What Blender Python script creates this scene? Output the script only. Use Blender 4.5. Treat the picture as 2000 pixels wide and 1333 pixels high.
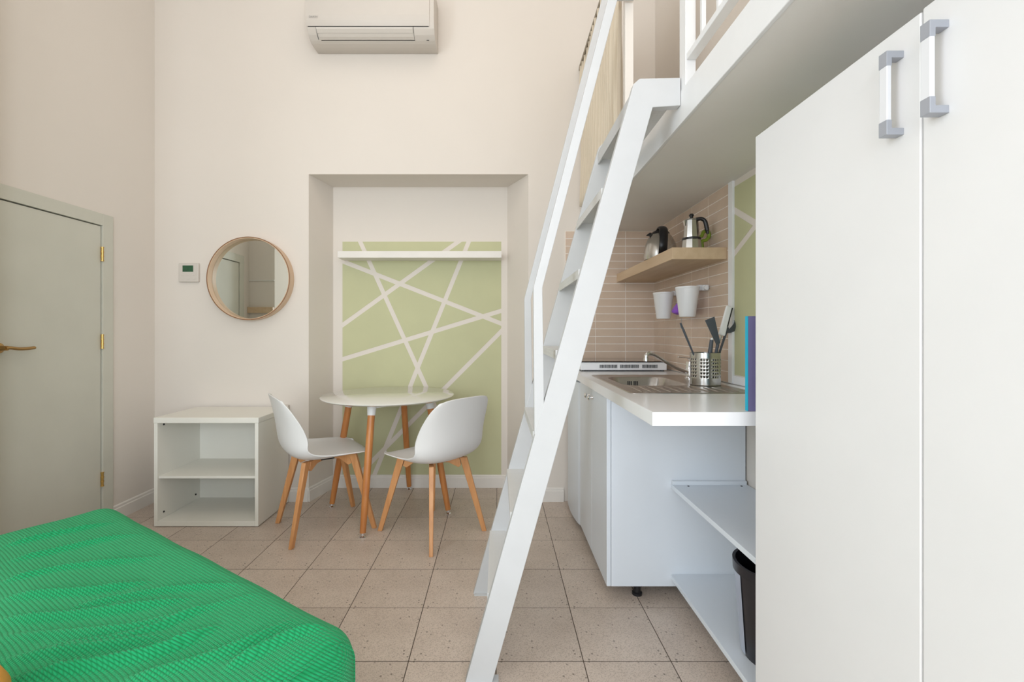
import bpy, bmesh, math, random
from mathutils import Vector, Matrix
PI = math.pi
random.seed(7)
SC = bpy.context.scene
COL = SC.collection
for o in list(bpy.data.objects):
    bpy.data.objects.remove(o)

# ------------------------------------------------------------------ camera, world, lights, exposure
CH, FPX = 1.13, 889.0
cam = bpy.data.cameras.new('camera')
cam.sensor_width = 36.0
cam.lens = FPX / 2000 * 36
cam.shift_x = 0.014
cam.shift_y = -0.009
cam.clip_start = 0.02
camo = bpy.data.objects.new('camera', cam)
COL.objects.link(camo)
camo.location = (0, 0, CH)
camo.rotation_euler = (PI / 2, 0, 0)
SC.camera = camo

SC.view_settings.view_transform = 'Standard'
SC.view_settings.look = 'None'
SC.view_settings.gamma = 1
SC.view_settings.use_curve_mapping = False
SC.view_settings.exposure = 0.08

W = bpy.data.worlds.new('sky')
SC.world = W
W.use_nodes = True
bg = W.node_tree.nodes['Background']
bg.inputs[0].default_value = (0.80, 0.90, 1.0, 1)
bg.inputs[1].default_value = 1.5


XL0 = -2.287


def area(name, loc, rot, sx, sy, power, color):
    l = bpy.data.lights.new(name, 'AREA')
    l.shape = 'RECTANGLE'
    l.size, l.size_y = sx, sy
    l.energy = power
    l.color = color
    o = bpy.data.objects.new(name, l)
    COL.objects.link(o)
    o.location = loc
    o.rotation_euler = rot
    return o


area('window_daylight', (-0.45, -3.12, 1.55), (math.radians(90), 0, 0), 2.8, 2.3, 76, (0.87, 0.94, 1.0))
area('right_fill_light', (1.02, -2.0, 1.75), (math.radians(90), 0, math.radians(90)), 1.3, 2.4, 76, (0.87, 0.94, 1.0))  # added fill from the right, for the left wall and niche side
area('side_window_daylight', (XL0 + 0.03, -0.75, 1.80), (math.radians(90), 0, math.radians(-90)), 1.1, 2.0, 46, (0.84, 0.925, 1.0))
area('ceiling_fill', (-0.15, 0.9, 4.40), (0, 0, 0), 1.4, 1.8, 12, (1.0, 0.90, 0.80))  # added fill overhead to even out the light, no fitting there
area('loft_fill', (0.82, 1.2, 3.7), (0, 0, 0), 0.3, 1.6, 2.2, (1.0, 0.74, 0.5))  # added warm fill for the loft wall, no fitting there


# ------------------------------------------------------------------ materials
def nd(nt, t, **kw):
    n = nt.nodes.new(t)
    for k, v in kw.items():
        if k in n.inputs:
            n.inputs[k].default_value = v
        else:
            setattr(n, k, v)
    return n


def mat(name, col, rough=0.5, metal=0.0, var=0.03, vscale=6.0, bump=0.0, bscale=80.0, spec=0.5, coat=0.0, trans=0.0):
    m = bpy.data.materials.new(name)
    m.use_nodes = True
    nt = m.node_tree
    p = nt.nodes['Principled BSDF']
    p.inputs['Roughness'].default_value = rough
    p.inputs['Metallic'].default_value = metal
    p.inputs['Specular IOR Level'].default_value = spec
    p.inputs['Coat Weight'].default_value = coat
    p.inputs['Transmission Weight'].default_value = trans
    tc = nd(nt, 'ShaderNodeTexCoord')
    no = nd(nt, 'ShaderNodeTexNoise', Scale=vscale, Detail=4.0)
    nt.links.new(tc.outputs['Object'], no.inputs['Vector'])
    r = nd(nt, 'ShaderNodeValToRGB')
    nt.links.new(no.outputs['Fac'], r.inputs[0])
    r.color_ramp.elements[0].position = 0.3
    r.color_ramp.elements[1].position = 0.7
    r.color_ramp.elements[0].color = tuple(c * (1 - var) for c in col) + (1,)
    r.color_ramp.elements[1].color = tuple(min(1, c * (1 + var)) for c in col) + (1,)
    nt.links.new(r.outputs[0], p.inputs['Base Color'])
    if bump:
        nb = nd(nt, 'ShaderNodeTexNoise', Scale=bscale, Detail=3.0)
        nt.links.new(tc.outputs['Object'], nb.inputs['Vector'])
        b = nd(nt, 'ShaderNodeBump', Strength=bump, Distance=0.002)
        nt.links.new(nb.outputs['Fac'], b.inputs['Height'])
        nt.links.new(b.outputs[0], p.inputs['Normal'])
    return m


def wood(name, c1, c2, axis='Z', rough=0.45, scale=30.0, stretch=0.08):
    m = bpy.data.materials.new(name)
    m.use_nodes = True
    nt = m.node_tree
    p = nt.nodes['Principled BSDF']
    p.inputs['Roughness'].default_value = rough
    tc = nd(nt, 'ShaderNodeTexCoord')
    mp = nd(nt, 'ShaderNodeMapping')
    s = [1, 1, 1]
    s['XYZ'.index(axis)] = stretch
    mp.inputs['Scale'].default_value = s
    nt.links.new(tc.outputs['Object'], mp.inputs[0])
    n = nd(nt, 'ShaderNodeTexNoise', Scale=scale, Detail=6.0, Distortion=0.6)
    nt.links.new(mp.outputs[0], n.inputs['Vector'])
    r = nd(nt, 'ShaderNodeValToRGB')
    r.color_ramp.elements[0].position = 0.32
    r.color_ramp.elements[1].position = 0.68
    r.color_ramp.elements[0].color = c1 + (1,)
    r.color_ramp.elements[1].color = c2 + (1,)
    nt.links.new(n.outputs['Fac'], r.inputs[0])
    nt.links.new(r.outputs[0], p.inputs['Base Color'])
    b = nd(nt, 'ShaderNodeBump', Strength=0.08, Distance=0.001)
    nt.links.new(n.outputs['Fac'], b.inputs['Height'])
    nt.links.new(b.outputs[0], p.inputs['Normal'])
    return m


def terrazzo():
    m = bpy.data.materials.new('floor_tile_terrazzo')
    m.use_nodes = True
    nt = m.node_tree
    p = nt.nodes['Principled BSDF']
    p.inputs['Roughness'].default_value = 0.38
    tc = nd(nt, 'ShaderNodeTexCoord')
    oi = nd(nt, 'ShaderNodeObjectInfo')
    n1 = nd(nt, 'ShaderNodeTexNoise', Scale=5.0, Detail=3.0)
    nt.links.new(tc.outputs['Object'], n1.inputs['Vector'])
    r1 = nd(nt, 'ShaderNodeValToRGB')
    r1.color_ramp.elements[0].position = 0.3
    r1.color_ramp.elements[1].position = 0.7
    r1.color_ramp.elements[0].color = (0.59, 0.49, 0.415, 1)
    r1.color_ramp.elements[1].color = (0.67, 0.565, 0.485, 1)
    nt.links.new(n1.outputs['Fac'], r1.inputs[0])
    # fine grain
    n2 = nd(nt, 'ShaderNodeTexNoise', Scale=260.0, Detail=2.0)
    nt.links.new(tc.outputs['Object'], n2.inputs['Vector'])
    r2 = nd(nt, 'ShaderNodeValToRGB')
    r2.color_ramp.elements[0].position = 0.36
    r2.color_ramp.elements[1].position = 0.52
    r2.color_ramp.elements[0].color = (0.74, 0.72, 0.70, 1)
    r2.color_ramp.elements[1].color = (1, 1, 1, 1)
    nt.links.new(n2.outputs['Fac'], r2.inputs[0])
    mx = nd(nt, 'ShaderNodeMixRGB', blend_type='MULTIPLY')
    mx.inputs[0].default_value = 1
    nt.links.new(r1.outputs[0], mx.inputs[1])
    nt.links.new(r2.outputs[0], mx.inputs[2])
    # chips
    v = nd(nt, 'ShaderNodeTexVoronoi', Scale=55.0, Randomness=1.0)
    nt.links.new(tc.outputs['Object'], v.inputs['Vector'])
    lt = nd(nt, 'ShaderNodeMath', operation='LESS_THAN')
    lt.inputs[1].default_value = 0.21
    nt.links.new(v.outputs['Distance'], lt.inputs[0])
    sep = nd(nt, 'ShaderNodeSeparateColor')
    nt.links.new(v.outputs['Color'], sep.inputs[0])
    g = nd(nt, 'ShaderNodeMath', operation='GREATER_THAN')
    g.inputs[1].default_value = 0.76
    nt.links.new(sep.outputs[0], g.inputs[0])
    mu = nd(nt, 'ShaderNodeMath', operation='MULTIPLY')
    nt.links.new(lt.outputs[0], mu.inputs[0])
    nt.links.new(g.outputs[0], mu.inputs[1])
    mx2 = nd(nt, 'ShaderNodeMixRGB')
    nt.links.new(mu.outputs[0], mx2.inputs[0])
    nt.links.new(mx.outputs[0], mx2.inputs[1])
    mx2.inputs[2].default_value = (0.27, 0.22, 0.18, 1)
    # per tile shade
    mr = nd(nt, 'ShaderNodeMapRange')
    mr.inputs[3].default_value = 0.95
    mr.inputs[4].default_value = 1.05
    nt.links.new(oi.outputs['Random'], mr.inputs[0])
    vm = nd(nt, 'ShaderNodeVectorMath', operation='SCALE')
    nt.links.new(mx2.outputs[0], vm.inputs[0])
    nt.links.new(mr.outputs[0], vm.inputs['Scale'])
    nt.links.new(vm.outputs[0], p.inputs['Base Color'])
    return m


def fabric_green():
    m = bpy.data.materials.new('green_waffle_fabric')
    m.use_nodes = True
    nt = m.node_tree
    p = nt.nodes['Principled BSDF']
    p.inputs['Roughness'].default_value = 0.85
    p.inputs['Sheen Weight'].default_value = 0.35
    p.inputs['Sheen Tint'].default_value = (0.4, 1.0, 0.6, 1)
    p.inputs['Specular IOR Level'].default_value = 0.15
    tc = nd(nt, 'ShaderNodeTexCoord')
    sx = nd(nt, 'ShaderNodeSeparateXYZ')
    nz = nd(nt, 'ShaderNodeTexNoise', Scale=3.5, Detail=2.0)
    nt.links.new(tc.outputs['Object'], nz.inputs['Vector'])
    # gentle waviness of the ribs
    sub = nd(nt, 'ShaderNodeVectorMath', operation='SUBTRACT')
    sub.inputs[1].default_value = (0.5, 0.5, 0.5)
    nt.links.new(nz.outputs['Color'], sub.inputs[0])
    sc_ = nd(nt, 'ShaderNodeVectorMath', operation='SCALE')
    sc_.inputs['Scale'].default_value = 0.008
    nt.links.new(sub.outputs[0], sc_.inputs[0])
    ad = nd(nt, 'ShaderNodeVectorMath', operation='ADD')
    nt.links.new(tc.outputs['Object'], ad.inputs[0])
    nt.links.new(sc_.outputs[0], ad.inputs[1])
    nt.links.new(ad.outputs[0], sx.inputs[0])

    def mth(op, a, b=None):
        n = nd(nt, 'ShaderNodeMath', operation=op)
        for i, x in enumerate((a, b)):
            if x is None:
                continue
            if isinstance(x, (int, float)):
                n.inputs[i].default_value = x
            else:
                nt.links.new(x, n.inputs[i])
        return n.outputs[0]
    yz = mth('ADD', sx.outputs['Y'], sx.outputs['Z'])
    xz = mth('ADD', sx.outputs['X'], sx.outputs['Z'])
    rib = mth('ABSOLUTE', mth('SINE', mth('MULTIPLY', yz, PI / 0.0085)))
    row = mth('ABSOLUTE', mth('SINE', mth('MULTIPLY', xz, PI / 0.0055)))
    rib = mth('POWER', rib, 0.6)
    h = mth('MULTIPLY', rib, mth('ADD', mth('MULTIPLY', row, 0.6), 0.4))
    b = nd(nt, 'ShaderNodeBump', Strength=0.8, Distance=0.0035)
    nt.links.new(h, b.inputs['Height'])
    nt.links.new(b.outputs[0], p.inputs['Normal'])
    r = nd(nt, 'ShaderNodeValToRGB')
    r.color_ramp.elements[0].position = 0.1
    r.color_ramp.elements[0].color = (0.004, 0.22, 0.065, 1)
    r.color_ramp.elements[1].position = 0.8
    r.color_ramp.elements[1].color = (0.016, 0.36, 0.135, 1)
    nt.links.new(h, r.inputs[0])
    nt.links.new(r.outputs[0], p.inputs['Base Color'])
    return m


def diamond_plate():
    m = mat('white_checker_plate', (0.70, 0.70, 0.69), 0.4)
    nt = m.node_tree
    p = nt.nodes['Principled BSDF']
    tc = nd(nt, 'ShaderNodeTexCoord')
    v = nd(nt, 'ShaderNodeTexVoronoi', Scale=75.0, Randomness=0.25)
    nt.links.new(tc.outputs['Object'], v.inputs['Vector'])
    b = nd(nt, 'ShaderNodeBump', Strength=0.55, Distance=0.002, invert=True)
    nt.links.new(v.outputs['Distance'], b.inputs['Height'])
    nt.links.new(b.outputs[0], p.inputs['Normal'])
    return m


M = dict(
    wall=mat('warm_white_wall_paint', (0.775, 0.715, 0.65), 0.85, bump=0.12, bscale=60, var=0.01, vscale=2),
    soffit=mat('white_soffit_paint', (0.84, 0.82, 0.79), 0.45, var=0.01),
    ceiling=mat('ceiling_paint', (0.84, 0.80, 0.75), 0.9),
    base=mat('white_baseboard', (0.82, 0.78, 0.73), 0.45),
    green=mat('sage_green_paint', (0.56, 0.56, 0.345), 0.8, var=0.02),
    grout=mat('tile_grout', (0.92, 0.85, 0.78), 0.9, var=0.04, vscale=40),
    walltile=mat('beige_wall_tile', (0.68, 0.53, 0.415), 0.26, var=0.05, vscale=9),
    joint=mat('dark_floor_joint', (0.10, 0.075, 0.055), 0.9),
    tile=terrazzo(),
    doorgrey=mat('grey_green_door_paint', (0.62, 0.61, 0.53), 0.5, var=0.02),
    brass=mat('brass', (0.72, 0.48, 0.16), 0.28, 1.0),
    oldbrass=mat('aged_brass', (0.42, 0.26, 0.10), 0.4, 0.9),
    white=mat('white_laminate', (0.84, 0.83, 0.80), 0.38, var=0.01),
    cream=mat('cream_laminate', (0.84, 0.82, 0.75), 0.42, var=0.01),
    wardrobe=mat('warm_white_melamine', (0.79, 0.785, 0.785), 0.42, var=0.01, bump=0.03, bscale=400),
    kitchen=mat('white_kitchen_laminate', (0.77, 0.82, 0.88), 0.35, var=0.01),
    gloss=mat('glossy_white_counter', (0.92, 0.93, 0.95), 0.20, var=0.005),
    whitemetal=mat('white_enamelled_steel', (0.80, 0.805, 0.81), 0.36, var=0.015, vscale=14, bump=0.05, bscale=50),
    laddermetal=mat('white_painted_ladder_steel', (0.60, 0.605, 0.61), 0.65, var=0.015, vscale=14, bump=0.05, bscale=50),
    plate=diamond_plate(),
    plastic=mat('white_polypropylene', (0.82, 0.81, 0.80), 0.42, var=0.005),
    acplastic=mat('air_conditioner_plastic', (0.66, 0.61, 0.555), 0.45, var=0.005),
    tabletop=mat('white_lacquer', (0.82, 0.81, 0.76), 0.12, var=0.005, coat=0.6),
    beech=wood('orange_beech', (0.60, 0.27, 0.10), (0.72, 0.36, 0.15), 'Z', 0.4, 40),
    beechdark=wood('oiled_beech_leg', (0.50, 0.18, 0.05), (0.62, 0.255, 0.075), 'Z', 0.35, 40),
    oakshelf=wood('light_oak_veneer', (0.60, 0.43, 0.27), (0.68, 0.51, 0.34), 'Y', 0.45, 26),
    frame=wood('ash_veneer', (0.66, 0.46, 0.30), (0.74, 0.54, 0.37), 'Z', 0.4, 22),
    framedark=mat('brown_frame_edge', (0.27, 0.14, 0.07), 0.5),
    mirror=mat('mirror_glass', (0.80, 0.83, 0.80), 0.01, 1.0, var=0.0),
    steel=mat('brushed_steel', (0.55, 0.54, 0.52), 0.25, 1.0, var=0.05, vscale=30),
    sinksteel=mat('sink_steel', (0.50, 0.47, 0.45), 0.30, 1.0, var=0.05, vscale=30),
    chrome=mat('chrome', (0.80, 0.80, 0.82), 0.08, 1.0, var=0.0),
    black=mat('black_plastic', (0.012, 0.012, 0.014), 0.3),
    blackglass=mat('black_glass', (0.02, 0.012, 0.01), 0.06, coat=0.5),
    dark=mat('gap_shade_and_screw_black', (0.03, 0.03, 0.03), 0.8),  # screws and slots, also painted shade in gaps and hollows
    slate=mat('slate_grey_nylon', (0.085, 0.10, 0.125), 0.45),
    greyplastic=mat('satin_grey_cap', (0.40, 0.42, 0.47), 0.35, 0.3, var=0.01),
    clear=mat('frosted_white_bar', (0.76, 0.77, 0.80), 0.2, 0.0, var=0.0, coat=0.6),
    lime=mat('lime_silicone', (0.26, 0.38, 0.035), 0.4),
    purple=mat('purple_plastic', (0.30, 0.10, 0.62), 0.45),
    cyan=mat('cyan_card', (0.0, 0.42, 0.62), 0.4),
    mauve=mat('mauve_card', (0.21, 0.19, 0.38), 0.45),
    paper=mat('paper', (0.8, 0.8, 0.78), 0.8),
    binmat=mat('black_bin_plastic', (0.018, 0.017, 0.022), 0.32),
    binglint=mat('painted_bin_glint', (0.42, 0.46, 0.56), 0.3),  # colour of the reflection painted on the black bin
    lcd=mat('dark_green_display', (0.03, 0.10, 0.05), 0.25, var=0.15, vscale=60),
    print_=mat('grey_print', (0.42, 0.40, 0.38), 0.7),
    curtain=mat('cream_curtain_fabric', (0.72, 0.63, 0.50), 0.9, var=0.02, bump=0.1, bscale=500),
    rail=mat('grey_brown_rail', (0.26, 0.22, 0.16), 0.6),
    mustard=mat('mustard_fabric', (0.72, 0.33, 0.055), 0.9, bump=0.4, bscale=300),
    sofa=fabric_green(),
    sofaside=mat('dark_upholstery', (0.05, 0.05, 0.05), 0.9),
    waterglass=mat('brown_glass', (0.20, 0.13, 0.09), 0.1, 0.3),
    windowframe=mat('window_paint', (0.85, 0.85, 0.82), 0.4),
)
g = bpy.data.materials.new('window_glass')
g.use_nodes = True
gp = g.node_tree.nodes['Principled BSDF']
gp.inputs['Transmission Weight'].default_value = 1.0
gp.inputs['Roughness'].default_value = 0.0
gp.inputs['IOR'].default_value = 1.1
M['glass'] = g


# ------------------------------------------------------------------ mesh helpers
class MB:
    def __init__(s):
        s.bm = bmesh.new()

    def box(s, x0, x1, y0, y1, z0, z1, bev=0.0, seg=2):
        b = bmesh.new()
        bmesh.ops.create_cube(b, size=1)
        for v in b.verts:
            v.co = Vector(((x0 + x1) / 2 + v.co.x * (x1 - x0), (y0 + y1) / 2 + v.co.y * (y1 - y0), (z0 + z1) / 2 + v.co.z * (z1 - z0)))
        if bev:
            bmesh.ops.bevel(b, geom=b.edges[:], offset=bev, segments=seg, profile=0.5, affect='EDGES')
        return s.merge(b)

    def merge(s, b, mtx=None):
        if mtx is not None:
            b.transform(mtx)
        me = bpy.data.meshes.new('tmp')
        b.to_mesh(me)
        s.bm.from_mesh(me)
        bpy.data.meshes.remove(me)
        b.free()
        return s

    def prism(s, pts, axis, a0, a1, bev=0.0):
        """polygon pts in the plane normal to axis; extruded from a0 to a1."""
        b = bmesh.new()

        def mk(p, a):
            return {'X': (a, p[0], p[1]), 'Y': (p[0], a, p[1]), 'Z': (p[0], p[1], a)}[axis]
        lo = [b.verts.new(mk(p, a0)) for p in pts]
        hi = [b.verts.new(mk(p, a1)) for p in pts]
        b.faces.new(lo)
        b.faces.new(hi[::-1])
        n = len(pts)
        for i in range(n):
            b.faces.new((lo[i], hi[i], hi[(i + 1) % n], lo[(i + 1) % n]))
        bmesh.ops.recalc_face_normals(b, faces=b.faces[:])
        if bev:
            bmesh.ops.bevel(b, geom=b.edges[:], offset=bev, segments=2, profile=0.5, affect='EDGES')
        return s.merge(b)

    def lathe(s, prof, c=(0, 0, 0), n=40, sx=1.0, sy=1.0, a0=0.0, rot=None, close=False):
        """prof: list of (r, z)."""
        b = bmesh.new()
        rings = []
        for r, z in prof:
            if r < 1e-6:
                rings.append([b.verts.new((0, 0, z))])
            else:
                rings.append([b.verts.new((r * sx * math.cos(a0 + 2 * PI * i / n), r * sy * math.sin(a0 + 2 * PI * i / n), z)) for i in range(n)])
        pairs = list(zip(rings[:-1], rings[1:]))
        if close:
            pairs.append((rings[-1], rings[0]))
        for A, B in pairs:
            for i in range(n):
                j = (i + 1) % n
                if len(A) == 1 and len(B) == 1:
                    continue
                if len(A) == 1:
                    b.faces.new((A[0], B[j], B[i]))
                elif len(B) == 1:
                    b.faces.new((A[i], A[j], B[0]))
                else:
                    b.faces.new((A[i], A[j], B[j], B[i]))
        bmesh.ops.recalc_face_normals(b, faces=b.faces[:])
        mt = Matrix.Translation(c)
        if rot is not None:
            mt = mt @ rot
        return s.merge(b, mt)

    def tube(s, pts, radii, n=12, flat=1.0, up=None, cap=True):
        """sweep along pts; radii number or list; flat scales the second section axis."""
        P = [Vector(p) for p in pts]
        if isinstance(radii, (int, float)):
            radii = [radii] * len(P)
        b = bmesh.new()
        rings = []
        U = Vector(up) if up else None
        for i, p in enumerate(P):
            t = (P[min(i + 1, len(P) - 1)] - P[max(i - 1, 0)]).normalized()
            if up:
                x = t.cross(Vector(up)).normalized()
            else:
                if U is None or abs(U.dot(t)) > 0.999:
                    U = Vector((0, 0, 1)) if abs(t.z) < 0.9 else Vector((1, 0, 0))
                x = t.cross(U).normalized()
            y = x.cross(t).normalized()
            U = y
            r = radii[i]
            rings.append([b.verts.new(p + x * (r * math.cos(2 * PI * k / n)) + y * (r * flat * math.sin(2 * PI * k / n))) for k in range(n)])
        for A, B in zip(rings[:-1], rings[1:]):
            for k in range(n):
                b.faces.new((A[k], A[(k + 1) % n], B[(k + 1) % n], B[k]))
        if cap:
            b.faces.new(rings[0][::-1])
            b.faces.new(rings[-1])
        bmesh.ops.recalc_face_normals(b, faces=b.faces[:])
        return s.merge(b)

    def bar(s, p0, p1, w0, h0, w1=None, h1=None, up=(0, 0, 1), bev=0.0):
        """rectangular tapering bar."""
        w1 = w0 if w1 is None else w1
        h1 = h0 if h1 is None else h1
        p0, p1 = Vector(p0), Vector(p1)
        t = (p1 - p0).normalized()
        x = t.cross(Vector(up)).normalized()
        y = x.cross(t).normalized()
        b = bmesh.new()
        R = []
        for p, w, h in ((p0, w0, h0), (p1, w1, h1)):
            R.append([b.verts.new(p + x * (sx * w / 2) + y * (sy * h / 2)) for sx, sy in ((-1, -1), (1, -1), (1, 1), (-1, 1))])
        b.faces.new(R[0])
        b.faces.new(R[1][::-1])
        for k in range(4):
            b.faces.new((R[0][k], R[1][k], R[1][(k + 1) % 4], R[0][(k + 1) % 4]))
        bmesh.ops.recalc_face_normals(b, faces=b.faces[:])
        if bev:
            bmesh.ops.bevel(b, geom=b.edges[:], offset=bev, segments=2, profile=0.5, affect='EDGES')
        return s.merge(b)


def catmull(pts, k=8):
    P = [Vector(p) for p in pts]
    out = []
    for i in range(len(P) - 1):
        p0, p1, p2, p3 = P[max(i - 1, 0)], P[i], P[i + 1], P[min(i + 2, len(P) - 1)]
        for j in range(k):
            t = j / k
            out.append(0.5 * ((2 * p1) + (-p0 + p2) * t + (2 * p0 - 5 * p1 + 4 * p2 - p3) * t * t + (-p0 + 3 * p1 - 3 * p2 + p3) * t ** 3))
    out.append(P[-1])
    return out


def link(name, me, parent=None):
    o = bpy.data.objects.new(name, me)
    COL.objects.link(o)
    if parent:
        o.parent = parent
    return o


def root_of(o):
    while o.parent:
        o = o.parent
    return o


def smooth(me, ang=35):
    for p in me.polygons:
        p.use_smooth = True
    try:
        me.set_sharp_from_angle(angle=math.radians(ang))
    except Exception:
        pass


def build(name, mb, m, parent=None, world=True, sm=False, ang=35):
    """one mesh object; world: the coordinates in mb are world ones and are made relative to the thing's base"""
    me = bpy.data.meshes.new(name)
    if parent and world:
        mb.bm.transform(Matrix.Translation(-root_of(parent).location))
    mb.bm.to_mesh(me)
    mb.bm.free()
    if sm:
        smooth(me, ang)
    o = link(name, me, parent)
    for mm in (m if isinstance(m, (list, tuple)) else [m]):
        me.materials.append(M[mm])
    return o


def thing(name, label, cat, loc=(0, 0, 0), rz=0, group=None):
    o = link(name, None)
    o.location = loc
    o.rotation_euler = (0, 0, rz)
    o.empty_display_size = 0.1
    o['label'] = label
    o['category'] = cat
    if group:
        o['group'] = group
    return o


def solo(name, mb, m, label, cat, base, group=None, sm=False, ang=35):
    """a thing that is one mesh, origin at base"""
    mb.bm.transform(Matrix.Translation(-Vector(base)))
    o = build(name, mb, m, sm=sm, ang=ang)
    o.location = base
    o['label'] = label
    o['category'] = cat
    if group:
        o['group'] = group
    return o


def struct(name, mb=None, m=None, parent=None, sm=False):
    o = build(name, mb, m, parent, sm=sm) if mb else link(name, None, parent)
    if not parent:
        o['kind'] = 'structure'
    return o


# ------------------------------------------------------------------ dimensions
XL, XR = -2.287, 1.05
YB, YN = 3.035, 3.305          # back wall, back of the niche
YR = -3.2                      # rear wall
ZC = 4.5
ZL0, ZL1 = 1.80, 1.903         # loft slab
XE = 0.587                     # loft edge

# ------------------------------------------------------------------ floor
fb = MB().box(XL - 0.1, XR + 0.1, YR, YN + 0.1, -0.10, -0.0006)
floor = struct('floor', fb, 'joint')
TX0, TY0, TSX, TSY = 0.2943, 1.56, 0.300, 0.3025
G = 0.0016
cache = {}


def floor_tile(x0, x1, y0, y1):
    w, h = round(x1 - x0, 4), round(y1 - y0, 4)
    if (w, h) not in cache:
        mb = MB()
        b = bmesh.new()
        bmesh.ops.create_cube(b, size=1)
        for v in b.verts:
            v.co = Vector((v.co.x * (w - 2 * G), v.co.y * (h - 2 * G), v.co.z * 0.012))
        top = [e for e in b.edges if all(v.co.z > 0 for v in e.verts)]
        bmesh.ops.bevel(b, geom=top, offset=0.0004, segments=1, profile=0.5, affect='EDGES')
        me = bpy.data.meshes.new('tile')
        b.to_mesh(me)
        b.free()
        me.materials.append(M['tile'])
        cache[(w, h)] = me
    t = link('tile', cache[(w, h)], floor)
    t.location = ((x0 + x1) / 2, (y0 + y1) / 2, -0.006)


for j in range(-3, 6):
    for i in range(-9, 3):
        x0, x1 = TX0 + i * TSX, TX0 + (i + 1) * TSX
        y0, y1 = TY0 + j * TSY, TY0 + (j + 1) * TSY
        x0, x1 = max(x0, XL), min(x1, XR)
        if y0 > YB:
            x0, x1, y1 = max(x0, -1.26), min(x1, 0.205), min(y1, YN)
        elif y1 > YB and (x1 < -1.26 or x0 > 0.205):
            y1 = YB
        if x1 - x0 > 0.01 and y1 - y0 > 0.01:
            floor_tile(x0, x1, y0, y1)
rf = MB().box(XL, XR, YR, TY0 - 3 * TSY, -0.012, 0)
build('rear_floor', rf, 'tile', floor)

# ------------------------------------------------------------------ walls
T = 0.2
NZ = 2.181
mb = MB()
mb.box(XL - T, -1.26, YB, YB + 0.5, -0.05, ZC)
mb.box(0.205, XR + T, YB, YB + 0.5, -0.05, ZC)
mb.box(-1.26, 0.205, YB, YB + 0.5, NZ, ZC)
mb.box(-1.26, 0.205, YN, YB + 0.5, -0.05, NZ)
mb.prism([(-1.26, YB), (-1.195, YN), (-1.26, YN)], 'Z', -0.05, NZ)
mb.prism([(0.205, YB), (0.205, YN), (0.0705, YN)], 'Z', -0.05, NZ)
wall_back = struct('wall_back', mb, 'wall')
# left wall with a door opening
DY0, DY1, DZ = 1.945, 2.693, 1.81
mb = MB()
mb.box(XL - T, XL, -0.10, DY0 + 0.03, -0.05, ZC)
mb.box(XL - T, XL, YR - T, -1.40, -0.05, ZC)
mb.box(XL - T, XL, -1.40, -0.10, -0.05, 0.55)
mb.box(XL - T, XL, -1.40, -0.10, 2.75, ZC)
mb.box(XL, -2.052, 0.30, 1.84, -0.05, ZC)
mb.box(XL - T, XL, DY1 - 0.03, YB, -0.05, ZC)
mb.box(XL - T, XL, DY0 + 0.03, DY1 - 0.03, DZ - 0.03, ZC)
wall_left = struct('wall_left', mb, 'wall')
mb = MB()
mb.box(XR, XR + T, -1.25, YB, -0.05, ZC)
mb.box(XR, XR + T, YR - T, -2.75, -0.05, ZC)
mb.box(XR, XR + T, -2.75, -1.25, -0.05, 0.5)
mb.box(XR, XR + T, -2.75, -1.25, 3.0, ZC)
wall_right = struct('wall_right', mb, 'wall')
ceiling = struct('ceiling', MB().box(XL - T, XR + T, YR - T, YB + 0.5, ZC, ZC + 0.15), 'ceiling')
# rear wall with the window the daylight comes through
wx0, wx1, wz0, wz1 = -1.9, 0.97, 0.35, 3.2
mb = MB()
mb.box(XL, wx0, YR - T, YR, -0.05, ZC)
mb.box(wx1, XR, YR - T, YR, -0.05, ZC)
mb.box(wx0, wx1, YR - T, YR, -0.05, wz0)
mb.box(wx0, wx1, YR - T, YR, wz1, ZC)
wall_rear = struct('wall_rear', mb, 'wall')
win = struct('window_1')
mb = MB()
for a, b_ in ((wx0, wx0 + 0.07), (wx1 - 0.07, wx1), (-0.50, -0.43)):
    mb.box(a, b_, YR - 0.13, YR - 0.07, wz0, wz1)
mb.box(wx0 + 0.07, wx1 - 0.07, YR - 0.13, YR - 0.07, wz0, wz0 + 0.07)
mb.box(wx0 + 0.07, wx1 - 0.07, YR - 0.13, YR - 0.07, wz1 - 0.07, wz1)
build('window_frame', mb, 'windowframe', win)
for a, b_ in ((wx0 + 0.07, -0.50), (-0.43, wx1 - 0.07)):
    build('pane', MB().box(a, b_, YR - 0.102, YR - 0.098, wz0 + 0.07, wz1 - 0.07), 'glass', win)

win2 = struct('window_2')
mb = MB()
for a, b_ in ((-1.40, -1.33), (-0.17, -0.10), (-0.785, -0.715)):
    mb.box(XL - 0.13, XL - 0.07, a, b_, 0.55, 2.75)
mb.box(XL - 0.13, XL - 0.07, -1.33, -0.17, 0.55, 0.62)
mb.box(XL - 0.13, XL - 0.07, -1.33, -0.17, 2.68, 2.75)
build('window_frame', mb, 'windowframe', win2)
for a, b_ in ((-1.33, -0.785), (-0.715, -0.17)):
    build('pane', MB().box(XL - 0.102, XL - 0.098, a, b_, 0.62, 2.68), 'glass', win2)

win3 = struct('added_window')  # unseen window, added to bring light from the right
mb = MB()
for a, b_ in ((-2.75, -2.68), (-1.32, -1.25), (-2.035, -1.965)):
    mb.box(XR + 0.07, XR + 0.13, a, b_, 0.5, 3.0)
mb.box(XR + 0.07, XR + 0.13, -2.68, -1.32, 0.5, 0.57)
mb.box(XR + 0.07, XR + 0.13, -2.68, -1.32, 2.93, 3.0)
build('window_frame', mb, 'windowframe', win3)
for a, b_ in ((-2.68, -2.035), (-1.965, -1.32)):
    build('pane', MB().box(XR + 0.098, XR + 0.102, a, b_, 0.57, 2.93), 'glass', win3)

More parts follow.
